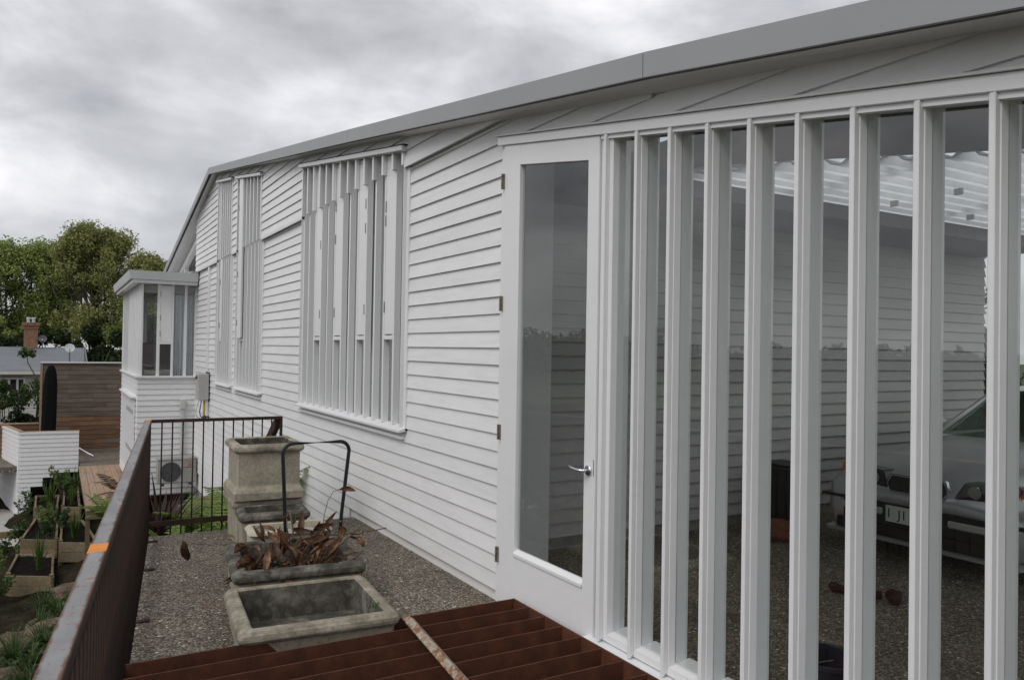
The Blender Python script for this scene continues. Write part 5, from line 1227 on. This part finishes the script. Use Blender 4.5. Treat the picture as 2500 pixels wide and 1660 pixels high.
# ================================================================== NEIGHBOURING HOUSE
def neighbour():
    h = thing('cream_house', 'cream weatherboard house with a long grey roof behind the garden', 'house', (-3, 44, -2.4))
    x0, x1 = -12.0, 1.3; yf, yr, zr, ze = 41.9, 47.0, 1.50, 0.50
    k = 0; z = -2.5
    wins = [(-2.15, -1.30, -.85, .08), (-4.6, -3.6, -.85, .08)]
    while z < .30:
        z1 = min(z + .16, .33); iv = [(x0, x1 - .2)]
        for a, b, c, d in wins:
            if z1 > c and z < d:
                iv = [q for s, e in iv for q in ((s, min(e, a)), (max(s, b), e)) if q[1] - q[0] > .02] if True else iv
        for a, b in iv: part('weatherboard', MB().hexa([(a, yf - .025, z), (b, yf - .025, z), (b, yf, z), (a, yf, z), (a, yf - .006, z1 + .004), (b, yf - .006, z1 + .004), (b, yf, z1 + .004), (a, yf, z1 + .004)]), M['cream'], h)
        z += .16
    part('wall', MB().box(x0, x1 - .2, yf + .15, 52, -2.6, .34), M['cream'], h)
    part('roof', MB().prism([(x0, 41.3, ze), (x0, yr, zr), (x0, 52.7, ze), (x0, 52.7, ze - .08), (x0, yr, zr - .08), (x0, 41.3, ze - .08)], (x1 - x0, 0, 0)), M['slate'], h)
    part('ridge_cap', MB().prism([(x0, yr - .12, zr - .02), (x0, yr, zr + .03), (x0, yr + .12, zr - .02)], (x1 - x0, 0, 0)), M['slate'], h)
    part('gutter', MB().box(x0, x1, 41.2, 41.32, ze - .17, ze - .03), M['cream'], h)
    part('eave_soffit', MB().box(x0, x1 - .1, 41.33, yf + .14, ze - .16, ze - .11), M['cream'], h)
    for a, b, c, d in wins:
        w = part('window', MB().box(a - .1, b + .1, yf - .05, yf + .02, d, d + .09), M['trim'], h)
        part('sill', MB().box(a - .1, b + .1, yf - .07, yf + .02, c - .06, c), M['trim'], w)
        for x in (a - .1, a + (b - a) * .3, a + (b - a) * .68, b): part('frame', MB().box(x, x + .09, yf - .045, yf + .02, c, d), M['trim'], w)
        part('pane', MB().box(a, b, yf + .04, yf + .046, c, d), M['glass'], w)
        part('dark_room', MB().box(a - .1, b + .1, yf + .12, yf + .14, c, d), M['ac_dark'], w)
    ch = part('chimney', MB().box(-1.48, -.88, 46.7, 47.3, .6, 2.55), M['mortar'], h)
    mb = MB(); rg = random.Random(2); z = 1.0; r = 0
    while z < 2.72:
        e = 0.012 + (.05 if z > 2.45 else 0) + (.05 if z > 2.58 else 0); n = 3
        xs = [-1.48 - e + (.6 + 2 * e) * q / n for q in range(n + 1)] if r % 2 else [-1.48 - e, -1.38 - e, -1.18, -.98, -.88 + e]
        for a, b in zip(xs[:-1], xs[1:]): mb.box(a + .008, b - .008, 46.7 - e - rg.uniform(0, .006), 47.3 + e, z, z + .066)
        z += .078; r += 1
    bk = part('brickwork', mb, M['brick'], ch); bk['kind'] = 'stuff'
    part('crown_slab', MB().box(-1.56, -.80, 46.62, 47.38, 2.725, 2.80), M['rock'], ch, .02)
    for x in (-1.30, -1.08):
        part('chimney_pot', MB().tube([(x, 47, 2.80), (x, 47, 2.95), (x, 47, 2.96), (x, 47, 3.06)], [.08, .07, .10, .09], 12), M['pipe_grey'], ch)
    def dish(label, c, r, mat, tilt):
        t = thing('satellite_dish', label, 'satellite dish', (c[0], c[1], c[2]))
        P = []
        for i in range(6):
            P.append([(r * i / 5 * math.cos(q * math.pi / 12), .12 * r * ((i / 5) ** 2 - 1) * -1, r * i / 5 * math.sin(q * math.pi / 12)) for q in range(25)])
        m = MB().grid(P); xf(m, Matrix.Rotation(R(tilt), 4, 'X')); part('reflector', m, mat, t, world=False, smooth=True)
        part('arm', MB().tube([(0, .05, -r * .9), (0, -.30, -r * .35)], .015, 6), M['ac_dark'], t, world=False)
        part('receiver', MB().tube([(0, -.28, -r * .36), (0, -.40, -r * .28)], .035, 8), M['dish'], t, world=False)
        part('mast', MB().tube([(0, .1, 0), (0, .12, -.75)], .025, 8), M['cable'], t, world=False)
    dish('pale grey satellite dish at the right end of the grey roof', (.48, 39.6, 1.56), .20, M['dish'], -20)
    dish('dark satellite dish fixed beside the brick chimney', (-.66, 46.6, 1.98), .20, M['dish_dark'], -20)
neighbour()

# ================================================================== TREES
def tree(label, base, trunk_h, crown, n, size, mat, seed, group='big trees behind the houses', stems=1):
    """crown: list of (centre, radii) lobes in world space"""
    rg = random.Random(seed); t = thing('broadleaf_tree', label, 'tree', base, 0, group)
    mb = MB(); b = Vector(base); cs, rs = [], []
    for c, r in crown:
        c = Vector(c)
        for k in range(95):
            d = Vector((rg.gauss(0, 1), rg.gauss(0, 1), rg.gauss(0, 1))).normalized() * rg.uniform(.25, 1.0)
            cs.append(Vector((c.x + d.x * r[0], c.y + d.y * r[1], c.z + d.z * r[2]))); rs.append(rg.uniform(.35, .8))
    for s in range(stems):
        off = Vector((rg.uniform(-.7, .7) * (stems > 1), rg.uniform(-.5, .5) * (stems > 1), 0))
        lobe = crown[s % len(crown)]; top = Vector(lobe[0]) + Vector((0, 0, lobe[1][2] * .3))
        mid = b + off + (top - b) * .42 + Vector((rg.uniform(-.4, .4), 0, 0))
        mb.tube([b + off, b + off * 1.3 + Vector((0, 0, trunk_h * .5)), mid, (mid + top) / 2 + Vector((rg.uniform(-.4, .4), 0, 0)), top], [.26, .22, .17, .11, .04], 8)
        for q in rg.sample(cs, 22):
            st = mid + (top - mid) * rg.uniform(-.25, .5); mb.tube(wander(st, q, 4, .22, rg), [.085, .06, .045, .03, .012], 5)
    part('trunk', mb, M['bark'], t, smooth=True)
    me = leaves_mesh('crown', M[mat], [tuple(q - b) for q in cs], rs, [max(4, n // len(cs))] * len(cs), size, seed, flat=.3, shell=.2); mesh_part('crown', me, t)
tree('broad green tree filling the left edge behind the chimney', (-2.6, 64.5, -2.3), 5, [((-4.8, 64, 5.4), (3.0, 3, 2.7)), ((-1.6, 64.5, 5.6), (2.7, 3, 2.5)), ((-3.5, 64.2, 2.7), (3.8, 3, 2.0)), ((-1.2, 64.5, 7.7), (1.4, 1.5, 1.2)), ((-3.2, 64, 7.5), (1.2, 1.3, 1.1)), ((-.2, 64, 3.2), (2.2, 2, 1.6)), ((.3, 64, 6.0), (1.8, 1.8, 2.0))], 62000, .10, 'tree_leaf', 21, stems=3)
tree('tall olive green tree behind the bay, its top the highest', (2.6, 61, -2.3), 5, [((2.0, 61.5, 6.6), (2.9, 3, 2.7)), ((4.5, 60.5, 6.0), (2.4, 2.6, 2.2)), ((2.8, 61, 3.2), (3.4, 3, 1.6)), ((1.7, 61, 8.9), (1.3, 1.3, 1.2)), ((3.3, 61, 8.6), (1.3, 1.2, 1.1)), ((5.6, 60, 6.9), (1.2, 1.2, 1.0)), ((0.6, 61, 8.0), (1.0, 1.0, .9))], 56000, .098, 'tree_leaf_brown', 22, stems=3)
tree('lower green tree at the right end of the row, reaching behind the house', (6.2, 58, -2.3), 4, [((5.6, 58, 4.6), (2.0, 2, 1.9)), ((7.2, 57, 3.9), (2.2, 2, 1.8)), ((5.2, 58, 2.6), (2.2, 2, 1.6))], 28000, .095, 'tree_leaf', 23, stems=2)
for i, (c, r, lb) in enumerate((((-4.5, 58.5, 1.0), (2.8, 1.4, 2.2), 'dark evergreen bush behind the grey roof, left of the chimney'), ((-.8, 57, 1.2), (2.3, 1.3, 2.2), 'dark evergreen bush behind the brick chimney'), ((2.2, 55.5, 1.3), (1.8, 1.3, 2.0), 'dark evergreen bush above the middle of the fence'), ((4.6, 54, 1.7), (1.8, 1.3, 2.4), 'tall dark evergreen bush next to the bay roof'), ((1.0, 56.5, .3), (2.4, 1.3, 2.6), 'low dark evergreen bush beyond the satellite dish'), ((3.5, 49, .3), (1.4, 1, 1.3), 'dark bush right behind the flax clumps'))):
    shrub('evergreen_bush', lb, c, r, 7000, .12, 'dark_leaf', 90 + i, 'bush', 'dark bushes under the big trees')
def far_wood():
    """wooded ridge across the valley to the left: outside the frame, mirrored in the panes"""
    rg = np.random.default_rng(8); cs, rs, ns = [], [], []
    for k in range(210):
        a = math.radians(rg.uniform(-88, -17)); dist = rg.uniform(95, 125)
        t = (math.degrees(-a) - 17) / 71
        top = 6.5 * max(0, 1 - t * 1.5) + 2.2 + rg.uniform(-1, 1.2)
        cs.append((dist * math.sin(a), dist * math.cos(a), -2 + top * rg.uniform(.2, .85))); r = rg.uniform(1.8, 3.2); rs.append((r, r, r * .8)); ns.append(110)
    me = leaves_mesh('far_wood', M['dark_leaf'], cs, rs, ns, .55, 31, shell=.3)
    o = bpy.data.objects.new('far_wood', me); link(o); o['kind'] = 'stuff'; o['label'] = 'far wooded ridge across the valley'; o['category'] = 'wood'
    mb = MB(); P = []
    for i in range(40):
        a = math.radians(-92 + 78 * i / 39); P.append([(d * math.sin(a), d * math.cos(a), z + .8 * math.sin(i * .9 + d)) for d, z in ((60, -4.4), (90, -2.5), (110, 1.0), (140, 2.0), (200, -4.5))])
    mb.grid(P); struct('far_hill', mb, M['grassland'], True)
far_wood()

# ================================================================== BEHIND THE PANES: CAR AND ODDMENTS
def car():
    c = thing('silver_car', 'silver saloon car parked behind the glazed screen, nose towards the panes', 'car', (5.93, 3.745, 0.10), R(180))
    def sec(s, zb, zt, w, zbelt, crown=.05, in_top=.80):
        h = [(0, zb), (w * .80, zb), (w * .96, zb + .06), (w, (zb + zbelt) / 2), (w * .985, zbelt - .06), (w * .95, zbelt), (w * in_top, zt - crown * .5), (w * .45, zt - crown * .12), (0, zt)]
        ring = h + [(-y, z) for y, z in reversed(h[1:-1])]
        return [(-s, y, z) for y, z in ring]
    rows = [sec(0.02, .22, .50, .60, .46), sec(0.0, .20, .54, .74, .50), sec(.05, .18, .58, .82, .545), sec(.11, .17, .615, .865, .575), sec(.20, .17, .70, .885, .62, .05, .82), sec(.40, .17, .765, .90, .68, .06, .84), sec(.8, .16, .83, .91, .74), sec(1.2, .16, .885, .915, .79),
            sec(1.58, .16, .925, .92, .84), sec(2.0, .16, .94, .92, .87), sec(3.0, .16, .95, .92, .88), sec(4.0, .17, .96, .915, .88), sec(4.5, .22, .93, .88, .84), sec(4.78, .30, .86, .80, .74)]
    part('body', loft(MB(), rows, True, True), M['silver'], c, world=False, smooth=True, bev=0)
    # cabin
    cab = MB()
    def cs(s, z, w): return [(-s, -w, z), (-s, w, z)]
    roof = [cs(2.32, 1.335, .60), cs(2.6, 1.375, .62), cs(3.0, 1.39, .63), cs(3.5, 1.375, .62), cs(3.75, 1.34, .60)]
    P = [[(a[0][0], a[0][1] + (a[1][1] - a[0][1]) * t / 6, a[0][2] + .03 * math.sin(math.pi * t / 6)) for t in range(7)] for a in roof]
    part('roof', MB().grid(P), M['silver'], c, world=False, smooth=True)
    part('windscreen', MB().grid([[(-1.56 - .04 * (abs(t - 3) / 3), -.74 + 1.48 * t / 6, .925) for t in range(7)], [(-2.33, -.60 + 1.2 * t / 6, 1.34 + .025 * math.sin(math.pi * t / 6)) for t in range(7)]]), M['car_glass'], c, world=False)
    part('rear_window', MB().add([(-3.75, -.6, 1.34), (-3.75, .6, 1.34), (-4.35, .7, .95), (-4.35, -.7, .95)], [(0, 1, 2, 3)]), M['car_glass'], c, world=False)
    for s in (-1, 1):
        part('side_glass', MB().add([(-1.85, s * .80, .93), (-2.45, s * .64, 1.33), (-3.7, s * .64, 1.33), (-4.15, s * .78, .94)], [(0, 1, 2, 3)]), M['car_glass'], c, world=False)
        part('pillar', MB().tube([(-1.58, s * .77, .92), (-2.33, s * .61, 1.345)], .030, 8), M['silver'], c, world=False, smooth=True)
        part('pillar', MB().tube([(-2.95, s * .79, .93), (-3.0, s * .645, 1.36)], .035, 8), M['black_plastic'], c, world=False)
        part('pillar', MB().tube([(-4.25, s * .76, .94), (-3.72, s * .61, 1.345)], .05, 8), M['silver'], c, world=False, smooth=True)
        part('mirror', MB().tube([(-1.95, s * .86, .98), (-1.90, s * .98, 1.0), (-1.92, s * 1.06, 1.0)], [.03, .085, .06], 10), M['silver'], c, world=False, smooth=True)
        # headlamp unit, lamps and corner light
        hl = part('headlight', MB().hexa([(-.055, s * .27, .575), (-.125, s * .70, .585), (-.30, s * .70, .585), (-.25, s * .27, .575), (-.095, s * .34, .715), (-.195, s * .70, .725), (-.32, s * .70, .72), (-.27, s * .34, .715)]), M['lamp_glass'], c, bev=.012, world=False)
        for y, r_ in ((.42, .05), (.58, .055)):
            part('lamp', MB().tube([(-.062 - (y - .27) * .17, s * y, .648), (-.11 - (y - .27) * .17, s * y, .65)], r_, 16), M['chrome'], hl, world=False)
        part('indicator', MB().hexa([(-.128, s * .705, .588), (-.24, s * .862, .60), (-.36, s * .85, .61), (-.25, s * .705, .60), (-.198, s * .705, .72), (-.28, s * .862, .715), (-.38, s * .84, .70), (-.30, s * .705, .70)]), M['amber'], c, bev=.01, world=False)
        # twin grille
        def gr(ex, x): 
            return [(x, s * (.018 - ex), .575 - ex), (x, s * (.215 + ex), .575 - ex), (x - .01, s * (.245 + ex), .63), (x - .025, s * (.215 + ex), .695 + ex), (x - .025, s * (.03 - ex), .695 + ex), (x - .01, s * (.014 - ex), .63)]
        g = part('grille', MB().prism(gr(.014, -.055), (.045, 0, 0)), M['chrome'], c, bev=.006, world=False)
        part('grille_mesh', MB().prism(gr(0, -.05), (.047, 0, 0)), M['black_plastic'], g, world=False)
        part('bumper_pad', MB().hexa([(.018, s * .27, .365), (.018, s * .66, .365), (-.1, s * .66, .365), (-.06, s * .27, .365), (.018, s * .27, .425), (.018, s * .66, .425), (-.1, s * .66, .425), (-.06, s * .27, .425)]), M['box_grey'], c, world=False, bev=.012)
        for x in (-.95, -3.75):
            w = part('wheel', MB().tube([(x, s * .72, .31), (x, s * .915, .31)], .31, 28), M['tyre'], c, world=False)
            part('rim', MB().tube([(x, s * .90, .31), (x, s * .925, .31)], .2, 24), M['chrome'], w, world=False)
    part('bumper_strip', MB().hexa([(.008, -.86, .445), (.008, .86, .445), (-.1, .86, .445), (-.1, -.86, .445), (.008, -.86, .47), (.008, .86, .47), (-.1, .86, .47), (-.1, -.86, .47)]), M['black_plastic'], c, world=False)
    part('bumper_centre', MB().box(-.06, .008, -.64, .64, .295, .444), M['black_plastic'], c, world=False)
    part('lower_grille', MB().box(-.1, .002, -.72, .72, .19, .29), M['black_plastic'], c, world=False, bev=.01)
    part('chin_spoiler', MB().hexa([(.02, -.80, .155), (.02, .80, .155), (-.15, .82, .16), (-.15, -.82, .16), (.035, -.80, .185), (.035, .80, .185), (-.1, .82, .19), (-.1, -.82, .19)]), M['silver'], c, world=False)
    pl = part('number_plate', MB().box(.012, .022, -.235, .145, .325, .455), M['plate'], c, world=False)
    mt = Matrix.Translation((.0235, 0, .39)) @ Matrix(((0, 0, 1, 0), (1, 0, 0, 0), (0, 1, 0, 0), (0, 0, 0, 1)))
    part('lettering', xf(text_mb('I', .105), mt @ Matrix.Translation((-.205, 0, 0))), M['ink'], pl, world=False)
    part('lettering', xf(text_mb('J', .105), mt @ Matrix.Translation((-.115, 0, 0))), M['ink'], pl, world=False)
    part('lettering', xf(text_mb('I', .105), mt @ Matrix.Translation((-.075, 0, 0))), M['ink'], pl, world=False)
    part('cabin_floor', MB().box(-4.2, -1.6, -.75, .75, .60, .90), M['black_plastic'], c, world=False)
    for y in (-.36, .36): part('seat', MB().hexa([(-2.6, y - .22, .9), (-2.35, y - .22, .9), (-2.35, y + .22, .9), (-2.6, y + .22, .9), (-2.8, y - .2, 1.2), (-2.68, y - .2, 1.2), (-2.68, y + .2, 1.2), (-2.8, y + .2, 1.2)]), M['black_plastic'], c, world=False, bev=.03)
    part('steering_wheel', MB().tube([(-2.05 - .06 * math.sin(t * math.pi / 10), -.36 + .17 * math.cos(t * math.pi / 10), 1.0 + .15 * math.sin(t * math.pi / 10)) for t in range(21)], .014, 6, False), M['black_plastic'], c, world=False)
car()
def bucket(label, x, y):
    t = thing('bucket', label, 'bucket', (x, y, .10), 0, 'navy plastic buckets behind the panes')
    mb = MB(); n = 28
    prof = [(0, .004), (.115, .004), (.125, 0), (.150, .29), (.162, .292), (.162, .31), (.148, .31), (.118, .012), (0, .012)]
    P = [[(r * math.cos(2 * math.pi * k / n), r * math.sin(2 * math.pi * k / n), z) for k in range(n + 1)] for r, z in prof]
    part('pail', mb.grid(P), M['bucket'], t, world=False, smooth=False)
    part('handle', MB().tube([(.155 * math.cos(R(a)), .155 * math.sin(R(a)) * .8, .27 - .05 * math.sin(R(a))) for a in range(0, 181, 15)], .004, 6), M['cable'], t, world=False)
bucket('navy bucket at the foot of the panes, left of the other', 3.06, 2.33)
bucket('navy bucket at the foot of the last panes', 3.02, 1.72)
def oddments():
    rg = random.Random(4); t = thing('rope_toy', 'dirty dark red knotted rope toy on the courtyard floor', 'rope toy', (4.9, 3.4, .10))
    part('rope', MB().tube([(4.80, 3.60, .13), (4.84, 3.52, .125), (4.88, 3.42, .13), (4.90, 3.33, .14)], [.03, .024, .026, .03], 10), M['rope'], t, smooth=True)
    for c, r in (((4.93, 3.25, .145), .052), ((4.79, 3.62, .135), .036)):
        mb = MB(); bm = bmesh.new(); bmesh.ops.create_icosphere(bm, subdivisions=3, radius=r)
        for v in bm.verts: v.co *= 1 + .18 * math.sin(v.co.x * 70) * math.cos(v.co.y * 60 + v.co.z * 50)
        mb.v = [tuple(v.co + Vector(c)) for v in bm.verts]; mb.f = [tuple(q.index for q in f.verts) for f in bm.faces]; bm.free(); part('knot', mb, M['rope'], t, smooth=True)
    n = 32; P = [[(5.80 + r * math.cos(2 * math.pi * k / n), 4.95 + r * math.sin(2 * math.pi * k / n), z) for k in range(n + 1)] for r, z in ((0, .105), (.26, .105), (.30, .15), (.31, .20), (.295, .20), (.25, .13), (0, .12))]
    solo('saucer', MB().grid(P), M['terracotta'], 'wide terracotta saucer on the courtyard floor by the wall', 'saucer', (5.80, 4.95, .10))
    b = thing('dark_bin', 'black bin standing in the shade against the courtyard wall', 'bin', (6.3, 5.25, .10))
    part('bin_body', MB().hexa([(6.05, 5.08, .101), (6.34, 5.08, .101), (6.34, 5.42, .101), (6.05, 5.42, .101), (6.02, 5.05, .70), (6.38, 5.05, .70), (6.38, 5.45, .70), (6.02, 5.45, .70)]), M['black_plastic'], b, .02)
    part('bin_lid', MB().box(6.03, 6.37, 5.06, 5.44, .702, .715), M['black_plastic'], b, .015)
oddments()
